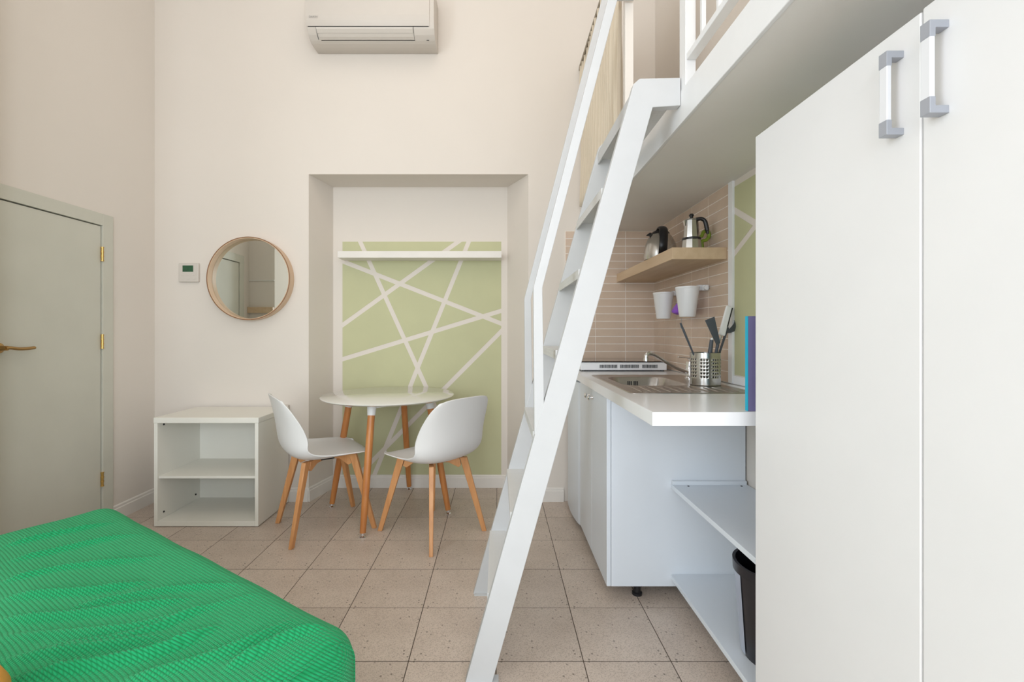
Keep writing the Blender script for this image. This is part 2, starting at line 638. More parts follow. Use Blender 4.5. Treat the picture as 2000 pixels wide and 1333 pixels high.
# baseboards: profile with a small step
def baseboard(mb, p0, p1, inward, h=0.092, th=0.013):
    """p0,p1 floor points along the wall; inward: unit vector into the room"""
    a, b_, n = Vector(p0 + (0,)), Vector(p1 + (0,)), Vector(inward + (0,))
    prof = [(0, 0), (th, 0), (th, h - 0.022), (th - 0.004, h - 0.018), (th - 0.004, h - 0.006), (0.004, h), (0, h)]
    b = bmesh.new()
    R = [[b.verts.new(q + n * o_ + Vector((0, 0, z))) for o_, z in prof] for q in (a, b_)]
    b.faces.new(R[0])
    b.faces.new(R[1][::-1])
    k = len(prof)
    for i in range(k):
        b.faces.new((R[0][i], R[1][i], R[1][(i + 1) % k], R[0][(i + 1) % k]))
    bmesh.ops.recalc_face_normals(b, faces=b.faces[:])
    mb.merge(b)


mb = MB()
baseboard(mb, (XL, YB), (-1.26, YB), (0, -1))
nl = Vector((YN - YB, -0.065)).normalized()
baseboard(mb, (-1.262, YB - 0.008), (-1.195, YN), (nl.x, nl.y))
baseboard(mb, (-1.195, YN), (0.0705, YN), (0, -1))
nr = Vector((-(YN - YB), -0.1345)).normalized()
baseboard(mb, (0.0705, YN), (0.208, YB - 0.006), (nr.x, nr.y))
baseboard(mb, (0.205, YB), (0.44, YB), (0, -1))
struct('baseboard_back', mb, 'base')
mb = MB()
baseboard(mb, (XL, DY1), (XL, YB - 0.013), (1, 0))
baseboard(mb, (XL, 1.84), (XL, DY0), (1, 0))
baseboard(mb, (XL, YR), (XL, 0.30), (1, 0))
baseboard(mb, (-2.052, 0.30), (-2.052, 1.84), (1, 0))
struct('baseboard_left', mb, 'base')


# painted panels: the rectangle cut by the white lines left unpainted
def split(poly, p, n):
    """keep side (q-p).n >= 0"""
    out = []
    k = len(poly)
    for i in range(k):
        a, b_ = poly[i], poly[(i + 1) % k]
        da, db = (a - p).dot(n), (b_ - p).dot(n)
        if da >= 0:
            out.append(a)
        if (da > 0 > db) or (da < 0 < db):
            out.append(a.lerp(b_, da / (da - db)))
    return out if len(out) >= 3 else None


def cut(polys, a, b_, w):
    a, b_ = Vector(a), Vector(b_)
    t = (b_ - a).normalized()
    n = Vector((-t.y, t.x))
    res = []
    for q in polys:
        for s in (1, -1):
            r = split(q, a + n * (s * w / 2), n * s)
            if r:
                res.append(r)
    return res


def rect(x0, x1, z0, z1):
    return [Vector((x0, z0)), Vector((x1, z0)), Vector((x1, z1)), Vector((x0, z1))]


def nb(px, py, d=YN):
    return ((px - 972) * d / FPX, CH - (py - 648) * d / FPX)


x0, zt = nb(669, 472)
x1, zs = nb(979, 885)
up, dn = [rect(x0, x1, zs, zt)], [rect(x0, x1, 0.093, zs)]
for a, b_ in [((893.6, 473), (671, 633.5)), ((915, 473), (801, 755)), ((671, 511), (979, 632)), ((979, 607), (671, 701)), ((979, 647), (837, 790))]:
    up = cut(up, nb(*a), nb(*b_), 0.031)
    dn = cut(dn, nb(*a), nb(*b_), 0.031)
up = cut(up, nb(704, 473), nb(832, 755), 0.031)
mb = MB()
for q in up + dn:
    mb.prism([(v.x, v.y) for v in q], 'Y', YN - 0.0012, YN + 0.001)
build('painted_panel', mb, 'green', wall_back)


def nr_(px, py):
    d = XR * FPX / (px - 972)
    return (d, CH - (py - 648) * d / FPX)


P_ = [rect(1.30, 2.016, 0.94, 1.772)]
P_ = cut(P_, nr_(1435, 411), nr_(1474, 435), 0.028)
P_ = cut(P_, nr_(1474, 443), nr_(1435, 494.5), 0.028)
mb = MB()
for q in P_:
    mb.prism([(v.x, v.y) for v in q], 'X', XR - 0.0012, XR + 0.001)
build('painted_panel', mb, 'green', wall_right)
mb = MB().box(XR - 0.011, XR, 2.018, 2.052, 0.90, ZL0)
mb.box(XR - 0.006, XR, 1.30, 2.018, 0.90, 0.935)
build('tile_edge_strip', mb, 'gloss', wall_right)

# wall tiles 20 x 5 cm, stacked
build('tile_backing', MB().box(0.45, XR, YB - 0.0085, YB, 0.90, ZL0), 'grout', wall_back)
build('tile_backing', MB().box(XR - 0.0085, XR, 2.052, YB - 0.0085, 0.90, ZL0), 'grout', wall_right)


def wall_tile_mesh(sx, sy, sz):
    b = bmesh.new()
    bmesh.ops.create_cube(b, size=1)
    for v in b.verts:
        v.co = Vector((v.co.x * sx, v.co.y * sy, v.co.z * sz))
    bmesh.ops.bevel(b, geom=b.edges[:], offset=0.0008, segments=1, profile=0.5, affect='EDGES')
    me = bpy.data.meshes.new('tile')
    b.to_mesh(me)
    b.free()
    me.materials.append(M['walltile'])
    return me


tb = wall_tile_mesh(0.1965, 0.009, 0.0460)
tr = wall_tile_mesh(0.009, 0.1925, 0.0460)
for r in range(18):
    z = ZL0 - 0.025 - r * 0.05
    for c in range(3):
        t = link('tile', tb, wall_back)
        t.location = (0.55 + 0.2 * c - 0.0, YB - 0.0055, z)
    for c in range(5):
        t = link('tile', tr, wall_right)
        t.location = (XR - 0.0055, 2.15 + 0.1965 * c, z)

# ------------------------------------------------------------------ door on the left wall
door = struct('door_1')
mb = MB()
f = 0.068
for a, b_ in ((DY0, DY0 + f), (DY1 - f - 0.004, DY1)):
    mb.box(XL - 0.10, XL + 0.014, a, b_, 0, DZ, 0.002)
mb.box(XL - 0.10, XL + 0.014, DY0 + f, DY1 - f - 0.004, DZ - f, DZ, 0.002)
build('door_frame', mb, 'doorgrey', door)
leaf = build('door_leaf', MB().box(XL - 0.04, XL + 0.006, DY0 + f + 0.004, DY1 - f - 0.009, 0.008, DZ - f - 0.005, 0.002), 'doorgrey', door)
build('door_gap_shade', MB().box(XL - 0.19, XL - 0.11, DY0 + 0.03, DY1 - 0.03, 0, DZ - 0.03), 'dark', door)  # dark slab behind the leaf, painted shade for the door gaps
for hz in (1.577, 1.074, 0.282):
    mb = MB().tube([(XL + 0.014, 2.617, hz - 0.035), (XL + 0.014, 2.617, hz + 0.035)], 0.0065, 12)
    for k in (-0.038, -0.012, 0.012, 0.038):
        mb.tube([(XL + 0.014, 2.617, hz + k - 0.003), (XL + 0.014, 2.617, hz + k + 0.003)], 0.0085, 12)
    build('hinge', mb, 'brass', door, sm=True)
mb = MB().lathe([(0, 0), (0.026, 0), (0.024, 0.008), (0.012, 0.012), (0.011, 0.045), (0, 0.045)], (XL + 0.006, 2.075, 1.055), 28, rot=Matrix.Rotation(PI / 2, 4, 'Y'))
mb.tube(catmull([(XL + 0.048, 2.07, 1.055), (XL + 0.050, 2.09, 1.056), (XL + 0.048, 2.13, 1.050), (XL + 0.046, 2.17, 1.050), (XL + 0.044, 2.203, 1.053)], 6), 0.0095, 12, flat=0.8)
build('door_handle', mb, 'oldbrass', leaf, sm=True)

# ------------------------------------------------------------------ loft
loft = thing('loft_platform', 'white sleeping loft slab with a deep white edge over the kitchen', 'loft', (XE, 1.0, ZL0))
build('slab', MB().box(XE + 0.012, XR, -1.0, YB, ZL0, ZL1 - 0.004), 'soffit', loft)
build('fascia', MB().box(XE, XE + 0.012, -1.0, YB, ZL0 - 0.002, ZL1, 0.002), 'whitemetal', loft)
rail = thing('loft_railing', 'white steel railing with thin balusters along the loft edge', 'railing', (0.607, 1.46, ZL0 + 0.035))
mb = MB().box(XE - 0.002 + 0.004, 0.622, 1.428, 1.475, 1.833, 2.90, 0.002)
build('post', mb, 'whitemetal', rail)
build('post_shade_cap', MB().box(0.594, 0.618, 1.432, 1.471, 1.8315, 1.8335), 'dark', rail)  # dark cap standing in for the shade inside the hollow post
build('post', MB().box(0.59, 0.622, -0.92, -0.88, ZL1, 2.90, 0.002), 'whitemetal', rail)
build('bottom_rail', MB().box(0.592, 0.622, -0.88, 1.428, 1.983, 2.003, 0.002), 'whitemetal', rail)
build('top_rail', MB().box(0.587, 0.627, -0.92, 1.475, 2.90, 2.93, 0.002), 'whitemetal', rail)
build('post', MB().box(0.560, 0.597, 1.999, 2.030, ZL1 + 0.001, 2.895, 0.002), 'base', rail)['label'] = 'cream post at the curtain end'
bm_ = MB().box(-0.006, 0.006, -0.006, 0.006, 0, 0.897)
bo = build('baluster', bm_, 'whitemetal', rail, world=False)
base = Vector(rail.location)
bo.location = Vector((0.607, 1.345, 2.003)) - base
for k in range(1, 22):
    c = bo.copy()
    COL.objects.link(c)
    c.location = Vector((0.607, 1.345 - 0.1 * k, 2.003)) - base
# curtain hanging along the loft edge
mb = MB()
b = bmesh.new()
N, K = 300, 14
rows = []
ph = 0.0
yc = 3.02
cols = []
random.seed(3)
for i in range(N + 1):
    t = i / N
    y = 3.010 - t * (3.010 - 2.045)
    amp = 0.019
    ph = t * 2 * PI * 17 + 1.6 * math.sin(t * 17)
    cols.append((y, amp, ph))
for j in range(K + 1):
    z = 1.950 + (2.868 - 1.950) * j / K
    rows.append([b.verts.new((0.555 + a * (math.sin(p + 0.25 * math.sin(j * 0.4)) + 0.35 * math.sin(2 * p + 1)) * (0.8 + 0.2 * math.cos(j * 0.5 + p * 0.1)) * 0.85, y, z)) for i, (y, a, p) in enumerate(cols)])
for A, B in zip(rows[:-1], rows[1:]):
    for i in range(N):
        b.faces.new((A[i], A[i + 1], B[i + 1], B[i]))
mb.merge(b)
cur = thing('curtain', 'cream pleated curtain hanging beside the loft opening behind the ladder', 'curtain', (0.557, 2.45, 1.912))
cf = build('curtain_fabric', mb, 'curtain', cur, sm=True, ang=80)
sm_ = cf.modifiers.new('thickness', 'SOLIDIFY')
sm_.thickness = 0.0015
build('curtain_rail', MB().box(0.541, 0.575, 2.035, 3.033, 2.870, 2.895), 'rail', cur)

# ------------------------------------------------------------------ ladder
lad = thing('loft_ladder', 'steep white steel ladder with plate treads and handrails up to the loft', 'ladder', (0.0, 1.72, 0))


def xl(z):
    return -0.105 + 0.281 * z


def xr(z):
    return -0.019 + 0.279 * z


sp = [(xl(0), 0.0), (xr(0), 0.0), (xr(1.850), 1.850), (XE - 0.001, 1.856), (XE - 0.001, 1.945), (0.455, 1.942), (xl(1.925), 1.925)]
for y0, y1 in ((1.458, 1.488), (1.957, 1.985)):
    s_ = build('stringer', MB().prism(sp, 'Y', y0, y1, 0.002), 'laddermetal', lad)
    build('foot_plate', MB().box(xl(0) + 0.005, xr(0) + 0.022, y0 - 0.012, y1 + 0.004, 0.0, 0.006), 'laddermetal', s_)
ztr = [0.275 + 0.265 * k for k in range(6)]
for k, z in enumerate(ztr):
    x0, x1 = xl(z) - 0.006, xr(z - 0.03) - 0.004
    mb = MB().prism([(x0, z), (x1, z), (x1, z - 0.004), (x0 + 0.004, z - 0.004), (x0 + 0.004, z - 0.03), (x0, z - 0.03)], 'Y', 1.488, 1.957)
    build('tread', mb, 'plate', lad)
build('landing_plate', MB().box(0.435, 0.566, 1.488, 1.957, 1.872, 1.880), 'plate', lad)
build('landing_edge', MB().box(0.430, 0.436, 1.488, 1.957, 1.850, 1.90), 'laddermetal', lad)
# handrails, flat bars that start on the stringer, bend and run up to the loft
for y0, y1 in ((1.460, 1.486), (1.958, 1.984)):
    w = 0.027
    lo = [(0.118, 0.80), (0.1150, 1.272), (0.458, 2.60), (XE + 0.004, 2.60)]
    hi = [(0.150, 0.80), (0.1435, 1.272), (0.482, 2.572), (XE + 0.004, 2.572)]
    pts = [lo[0], hi[0], hi[1], hi[2], hi[3], lo[3], lo[2], lo[1]]
    build('handrail', MB().prism(pts, 'Y', y0, y1, 0.0015), 'laddermetal', lad)


# ------------------------------------------------------------------ air conditioner
ac = thing('air_conditioner', 'white wall-mounted split air conditioner high above the niche', 'air conditioner', (-0.795, YB, 2.98))
prof = [(YB, 2.982), (2.96, 2.978), (2.925, 2.979), (2.900, 2.985), (2.872, 3.003), (2.850, 3.030), (2.838, 3.062), (2.832, 3.10), (2.832, 3.27), (2.845, 3.29), (YB, 3.29)]
o = build('housing', MB().prism(prof, 'X', -1.196, -0.397, 0.004), 'acplastic', ac, sm=True, ang=30)
fp = [(2.842, 3.041), (2.830, 3.041 + 0.03), (2.824, 3.10), (2.824, 3.272), (2.834, 3.284), (2.838, 3.284), (2.838, 3.06), (2.848, 3.041)]
build('front_panel', MB().prism(fp, 'X', -1.193, -0.425, 0.001), 'acplastic', ac, sm=True, ang=30)
build('flap', MB().prism([(2.8405, 3.034), (2.8485, 3.034), (2.868, 3.0125), (2.861, 3.0085), (2.845, 3.025)], 'X', -1.135, -0.532), 'acplastic', ac)
build('flap', MB().prism([(2.8605, 3.0070), (2.866, 3.0110), (2.895, 2.991), (2.892, 2.9865), (2.875, 2.9935)], 'X', -1.125, -0.528), 'acplastic', ac)
mb = MB().prism([(2.893, 2.9845), (2.901, 2.9855), (2.905, 2.9875), (2.899, 2.990)], 'X', -1.122, -0.526)
mb.prism([(2.893, 2.9855), (2.898, 2.9845), (2.902, 2.987)], 'X', -0.452, -0.436)
mb.box(-1.186, -0.432, 2.8425, 2.8455, 3.0385, 3.0400)
gp_ = [(2.8456, 3.0385), (2.8480, 3.0295), (2.8705, 3.0012), (2.8930, 2.9868), (2.8945, 2.9905), (2.873, 3.0050), (2.8515, 3.0310), (2.848, 3.0400)]
mb.prism(gp_, 'X', -1.1385, -1.1362)
mb.prism(gp_, 'X', -0.5290, -0.5270)
build('outlet_gap_shade', mb, 'dark', ac)  # dark strips standing in for the shade between panel and flaps
tcv = bpy.data.curves.new('logo', 'FONT')
tcv.body = 'DAIKIN'
tcv.size = 0.0165
tcv.extrude = 0.0004
tcv.materials.append(M['print_'])
tmp_ = link('logo_text', tcv)
bpy.context.view_layer.update()
lme = bpy.data.meshes.new_from_object(tmp_.evaluated_get(bpy.context.evaluated_depsgraph_get()))
bpy.data.objects.remove(tmp_)
lo_ = link('logo', lme, ac)
lo_.location = Vector((-1.172, 2.8235, 3.082)) - Vector(ac.location)
lo_.rotation_euler = (PI / 2, 0, 0)

# ------------------------------------------------------------------ thermostat
th = thing('thermostat', 'small square white wall controller with a dark green display', 'thermostat', (-2.05, YB, 1.46))
build('casing', MB().box(-2.116, -1.984, YB - 0.018, YB, 1.461, 1.587, 0.004), 'acplastic', th)
build('display', MB().box(-2.088, -2.018, YB - 0.0195, YB - 0.017, 1.528, 1.570), 'lcd', th)
for bx, bz in ((-2.09, 1.508), (-2.052, 1.505), (-2.012, 1.508), (-2.09, 1.482), (-2.052, 1.482), (-2.012, 1.482)):
    build('button', MB().box(bx - 0.009, bx + 0.009, YB - 0.0195, YB - 0.017, bz - 0.003, bz + 0.003, 0.001), 'acplastic', th)
mb = MB().box(-1.435, -1.385, YB - 0.03, YB, 0.60, 0.645, 0.004)
solo('wall_socket', mb, 'acplastic', 'small white socket box on the back wall behind the chair', 'socket', (-1.41, YB, 0.60))

# ------------------------------------------------------------------ round mirror
R, mx_, mz = 0.2723, -1.6286, 1.479
mir = thing('round_mirror', 'round wall mirror in a deep pale wood hoop frame', 'mirror', (mx_, YB, mz))
rotm = Matrix.Rotation(PI / 2, 4, 'X')
mb = MB().lathe([(R, 0), (R, 0.064), (R - 0.004, 0.0645), (R - 0.009, 0.064), (R - 0.009, 0.018), (R - 0.022, 0.018), (R - 0.022, 0)], (mx_, YB, mz), 96, rot=rotm, close=True)
build('frame', mb, 'frame', mir, sm=True)
mb = MB().lathe([(R + 0.0005, 0.0635), (R + 0.0005, 0.0655), (R - 0.0055, 0.0655), (R - 0.0055, 0.0635)], (mx_, YB, mz), 96, rot=rotm, close=True)
build('frame_edge', mb, 'framedark', mir, sm=True)
mb = MB().lathe([(0, 0.004), (R - 0.010, 0.004), (R - 0.010, 0.021), (0, 0.021)], (mx_, YB, mz), 96, rot=rotm)
build('mirror_glass', mb, 'mirror', mir, sm=True)

# shelves of the left wall that the mirror shows
solo('wall_shelf', MB().box(XL + 0.001, -2.053, 1.8405, 1.875, 1.302, 1.356, 0.002), 'oakshelf', 'light wood board seen only in the round mirror', 'shelf', (-2.17, 1.84, 1.302))
solo('wall_shelf', MB().box(XL + 0.001, -2.053, 1.8405, 1.850, 1.598, 1.606, 0.001), 'white', 'thin white ledge seen as a line in the round mirror', 'shelf', (-2.17, 1.84, 1.598))

# ------------------------------------------------------------------ picture ledge
solo('wall_shelf', MB().box(-1.114, 0.027, 3.166, YN - 0.0015, 1.646, 1.692, 0.0015), 'base', 'long narrow white shelf across the green painted niche', 'shelf', (-0.54, YN, 1.646))

# ------------------------------------------------------------------ open cabinet
bx0, bx1, by0, by1, bz = -1.988, -1.3845, 2.632, 3.015, 0.633
bc = thing('open_cabinet', 'low cream open cabinet with two compartments on the tiled floor', 'cabinet', ((bx0 + bx1) / 2, 2.82, 0))
build('top', MB().box(bx0 - 0.002, bx1 + 0.002, by0 - 0.002, by1, bz - 0.032, bz, 0.003), 'cream', bc)
for a in (bx0, bx1 - 0.020):
    build('side_panel', MB().box(a, a + 0.020, by0, by1, 0.004, bz - 0.032, 0.0015), 'cream', bc)
build('bottom_panel', MB().box(bx0 + 0.02, bx1 - 0.02, by0, by1 - 0.006, 0.004, 0.034, 0.0015), 'cream', bc)
build('back_panel', MB().box(bx0 + 0.02, bx1 - 0.02, by1 - 0.006, by1, 0.004, bz - 0.032), 'cream', bc)
build('shelf', MB().box(bx0 + 0.02, bx1 - 0.02, by0 + 0.012, by1 - 0.006, 0.277, 0.292, 0.001), 'cream', bc)
for y, z in ((by0 + 0.05, 0.585), (by0 + 0.05, 0.07), (by1 - 0.05, 0.07)):
    build('screw', MB().lathe([(0, 0), (0.006, 0), (0.005, 0.004), (0, 0.004)], (bx0 + 0.02, y, z), 12, rot=Matrix.Rotation(PI / 2, 4, 'Y')), 'dark', bc)


# ------------------------------------------------------------------ round table
tcx, tcy, tz, tr_ = -0.688, 2.882, 0.734, 0.41
tab = thing('round_table', 'round white dining table on four splayed beech legs in the niche', 'table', (tcx, tcy, 0))
mb = MB().lathe([(0, tz), (tr_ - 0.004, tz), (tr_, tz - 0.003), (tr_ - 0.001, tz - 0.007), (tr_ - 0.02, tz - 0.016), (tr_ - 0.04, tz - 0.019), (0, tz - 0.019)], (tcx, tcy, 0), 96)
build('tabletop', mb, 'tabletop', tab, sm=True, ang=50)
mb = MB()
for k in range(4):
    a = math.radians(-98 + 90 * k)
    c, s = math.cos(a), math.sin(a)
    a2 = math.radians(-98 + 90 * (k + 1))
    p = (tcx + 0.262 * c, tcy + 0.262 * s, tz - 0.032)
    q = (tcx + 0.262 * math.cos(a2), tcy + 0.262 * math.sin(a2), tz - 0.032)
    mb.bar(p, q, 0.012, 0.025)
build('underframe', mb, 'whitemetal', tab)
for k in range(4):
    a = math.radians(-98 + 90 * k)
    c, s = math.cos(a), math.sin(a)

    def P(r, z):
        return (tcx + r * c, tcy + r * s, z)

    def rr(z):
        return 0.262 + (0.388 - 0.262) * (0.70 - z) / 0.70
    lg = build('leg', MB().tube([P(rr(0.665), 0.665), P(rr(0.45), 0.45), P(rr(0.2), 0.2), P(rr(0.024), 0.024)], [0.0205, 0.0205, 0.0195, 0.0165], 24), 'beechdark', tab, sm=True)
    build('socket', MB().tube([P(rr(0.716), 0.716), P(rr(0.70), 0.70), P(rr(0.650), 0.650)], [0.029, 0.0265, 0.0225], 24), 'whitemetal', lg, sm=True)
    build('glide', MB().lathe([(0, 0), (0.017, 0), (0.018, 0.004), (0.010, 0.009), (0.009, 0.026), (0, 0.026)], P(rr(0.012), 0.0), 24), 'chrome', lg, sm=True)

# ------------------------------------------------------------------ shell chairs
def make_chair(loc, rz, label):
    ch = thing('shell_chair', label, 'chair', loc, rz, 'shell chairs at the round table')
    # centreline: forward f, height z, half width, edge lift
    st = [(0.225, 0.428, 0.165, 0.004), (0.205, 0.440, 0.195, 0.008), (0.14, 0.446, 0.218, 0.012), (0.05, 0.440, 0.228, 0.022),
          (-0.04, 0.430, 0.233, 0.036), (-0.12, 0.427, 0.236, 0.052), (-0.18, 0.440, 0.238, 0.072), (-0.222, 0.475, 0.239, 0.090),
          (-0.240, 0.525, 0.238, 0.098), (-0.247, 0.580, 0.233, 0.092), (-0.254, 0.635, 0.227, 0.074), (-0.264, 0.690, 0.218, 0.052),
          (-0.274, 0.735, 0.203, 0.038), (-0.282, 0.765, 0.189, 0.028), (-0.288, 0.786, 0.171, 0.022)]
    drop = {0: -0.030, 1: -0.016, 2: -0.006, 11: 0.004, 12: 0.012, 13: 0.022, 14: 0.030}
    n = 16
    b = bmesh.new()
    rows = []
    for i, (f, z, w, lift) in enumerate(st):
        a, c = st[max(i - 1, 0)], st[min(i + 1, len(st) - 1)]
        t = Vector((c[0] - a[0], 0, c[1] - a[1])).normalized()
        nrm = Vector((t.z, 0, -t.x))  # points up on the seat, forward on the back
        row = []
        for j in range(-n // 2, n // 2 + 1):
            u = j / (n / 2)
            y = w * math.sin(u * PI / 2 * 0.82) / math.sin(PI / 2 * 0.82)
            row.append(b.verts.new(Vector((f, y, z)) + nrm * (lift * abs(u) ** 2.4) - t * (drop.get(i, 0) * abs(u) ** 3)))
        rows.append(row)
    for A, B in zip(rows[:-1], rows[1:]):
        for j in range(n):
            b.faces.new((A[j], A[j + 1], B[j + 1], B[j]))
    bmesh.ops.recalc_face_normals(b, faces=b.faces[:])
    me_up = sum(fc.normal.z for fc in b.faces if fc.calc_center_median().x > 0.05)
    if me_up < 0:
        bmesh.ops.reverse_faces(b, faces=b.faces[:])
    mb = MB()
    mb.merge(b)
    s = build('seat_shell', mb, 'plastic', ch, world=False, sm=True, ang=80)
    ss = s.modifiers.new('subdivision', 'SUBSURF')
    ss.levels = ss.render_levels = 2
    so = s.modifiers.new('thickness', 'SOLIDIFY')
    so.thickness = 0.006
    so.offset = -1
    # legs: feet rectangle 0.43 x 0.39
    for sx in (1, -1):
        for sy in (1, -1):
            top = (0.128 * sx - 0.005, 0.118 * sy, 0.428 if sx > 0 else 0.420)
            foot = (0.222 * sx, 0.196 * sy, 0.0)
            # square-ended leg cut flat on the floor
            b = bmesh.new()
            R0 = []
            for (cx, cy, cz), w, h in ((top, 0.042, 0.026), (foot, 0.026, 0.020)):
                ang = math.atan2(foot[1] - top[1], foot[0] - top[0])
                ca, sa = math.cos(ang), math.sin(ang)
                R0.append([b.verts.new((cx + ca * a * w / 2 - sa * c * h / 2, cy + sa * a * w / 2 + ca * c * h / 2, cz)) for a, c in ((-1, -1), (1, -1), (1, 1), (-1, 1))])
            b.faces.new(R0[0])
            b.faces.new(R0[1][::-1])
            for k in range(4):
                b.faces.new((R0[0][k], R0[1][k], R0[1][(k + 1) % 4], R0[0][(k + 1) % 4]))
            bmesh.ops.recalc_face_normals(b, faces=b.faces[:])
            bmesh.ops.bevel(b, geom=b.edges[:], offset=0.003, segments=2, profile=0.5, affect='EDGES')
            mb = MB()
            mb.merge(b)
            build('leg', mb, 'beech', ch, world=False)
    for sy in (1, -1):
        mb = MB().prism([(0.150, 0.425), (-0.155, 0.416), (-0.165, 0.375), (-0.150, 0.362), (-0.095, 0.390), (0.09, 0.397), (0.145, 0.362), (0.163, 0.372)], 'Y', -0.011, 0.011, 0.002)
        mb.bm.transform(Matrix.Rotation(sy * math.atan2(0.118, 0.128), 4, 'Z'))
        build('cross_rail', mb, 'beech', ch, world=False)
    build('mount', MB().box(-0.05, 0.05, -0.05, 0.05, 0.395, 0.418, 0.004), 'black', ch, world=False)
    return ch


make_chair((-1.004, 2.655, 0), math.radians(35), 'white shell chair with beech legs standing next to the open cabinet')
make_chair((-0.372, 2.585, 0), math.radians(138.6), 'white shell chair with beech legs turned with its back to the ladder')

# ------------------------------------------------------------------ sofa bed
ang = math.atan2(-0.727, 1.155)
sl, sw, sz0, sz1, r = 1.472, 1.0, 0.06, 0.455, 0.085
u = Vector((math.cos(ang), math.sin(ang)))
v = Vector((-0.533, -0.846)).normalized()
corner = Vector((-1.543, 1.840))
so = thing('sofa_bed', 'sofa bed under a bright green waffle stretch cover, wrinkled along the seat', 'sofa', (corner.x, corner.y, 0), ang)
# local: x along u (0..sl), y along -v (0 .. -sw)
nx, ny, nz = 240, 170, 26
b = bmesh.new()
idx = {}


def gv(i, j, k):
    key = (i, j, k)
    if key not in idx:
        idx[key] = b.verts.new((sl * i / nx, -sw * j / ny, sz0 + (sz1 - sz0) * k / nz))
    return idx[key]


for i in range(nx):
    for j in range(ny):
        b.faces.new((gv(i, j, nz), gv(i, j + 1, nz), gv(i + 1, j + 1, nz), gv(i + 1, j, nz)))
for k in range(nz):
    for i in range(nx):
        b.faces.new((gv(i, 0, k), gv(i, 0, k + 1), gv(i + 1, 0, k + 1), gv(i + 1, 0, k)))
        b.faces.new((gv(i, ny, k), gv(i + 1, ny, k), gv(i + 1, ny, k + 1), gv(i, ny, k + 1)))
    for j in range(ny):
        b.faces.new((gv(0, j, k), gv(0, j + 1, k), gv(0, j + 1, k + 1), gv(0, j, k + 1)))
        b.faces.new((gv(nx, j, k), gv(nx, j, k + 1), gv(nx, j + 1, k + 1), gv(nx, j + 1, k)))
mi = so.rotation_euler.to_matrix().to_4x4()


def to_local(px, py, z=0.455):
    d = (CH - z) * FPX / (py - 648)
    X = (px - 972) * d / FPX
    q = Vector((X - corner.x, d - corner.y))
    ca, sa = math.cos(-ang), math.sin(-ang)
    return Vector((q.x * ca - q.y * sa, q.x * sa + q.y * ca))


creases = [((5, 1322), (300, 1264), (430, 1212), 0.0075, 0.013), ((0, 1199), (200, 1188), (385, 1158), 0.006, 0.012),
           ((0, 1230), (250, 1215), (520, 1150), 0.004, 0.016), ((60, 1262), (260, 1228), (400, 1180), 0.004, 0.012), ((0, 1160), (180, 1146), (300, 1128), 0.006, 0.012),
           ((0, 1128), (140, 1100), (330, 1082), 0.005, 0.013), ((10, 1090), (160, 1058), (280, 1040), 0.005, 0.014),
           ((0, 1062), (130, 1035), (230, 1015), 0.005, 0.012), ((430, 1300), (560, 1240), (640, 1215), 0.006, 0.014),
           ((230, 1320), (420, 1270), (580, 1200), 0.0045, 0.016), ((120, 1180), (330, 1145), (480, 1135), 0.004, 0.012),
           ((0, 1280), (200, 1250), (330, 1225), 0.004, 0.014)]
cl = []
for p0, p1, p2, amp, wd in creases:
    A, B_, C_ = to_local(*p0), to_local(*p1), to_local(*p2)
    pts = [q.to_2d() if hasattr(q, 'to_2d') else q for q in (A, B_, C_)]
    cl.append((catmull([(q.x, q.y, 0) for q in pts], 5), amp, wd))


def seg_dist(p, poly):
    best, bt = 9, 0
    L = len(poly) - 1
    for i in range(L):
        a, c = poly[i], poly[i + 1]
        ab = c - a
        t = max(0, min(1, (p - a).dot(ab) / max(ab.length_squared, 1e-9)))
        dd = p - (a + ab * t)
        l = dd.length
        if l < abs(best):
            s = 1 if (ab.x * (p.y - a.y) - ab.y * (p.x - a.x)) > 0 else -1
            best, bt = l * s, (i + t) / L
    return best, bt


for vt in b.verts:
    p = vt.co.copy()
    pin = Vector((min(max(p.x, r), sl - r), max(min(p.y, -r), -sw + r), min(p.z, sz1 - r)))
    d = p - pin
    if d.length > 1e-6:
        # vertical side faces: round in plan, top: round in section
        dl = d.length
        vt.co = pin + d * (r / dl)
    if vt.co.z > sz1 - 0.06:
        q = Vector((vt.co.x, vt.co.y, 0))
        h = 0
        for poly, amp, wd in cl:
            dist, t = seg_dist(q, poly)
            if abs(dist) < wd * 3.5:
                fade = min(1, t * 5, (1 - t) * 3)
                w_ = wd * (0.38 if dist > 0 else 1.2)
                h += 3.0 * amp * fade * math.exp(-(dist / w_) ** 2)
        h += 0.0015 * math.sin(q.x * 19 + q.y * 11) + 0.0012 * math.sin(q.x * 8 - q.y * 27)
        # soft sag towards the middle
        ex = min(vt.co.x, sl - vt.co.x) / 0.25
        ey = min(-vt.co.y, sw + vt.co.y) / 0.25
        h -= 0.012 * min(1, max(0, min(ex, ey)))
        vt.co.z += h
mb = MB()
bmesh.ops.recalc_face_normals(b, faces=b.faces[:])
mb.merge(b)
build('cover', mb, 'sofa', so, world=False, sm=True, ang=80)
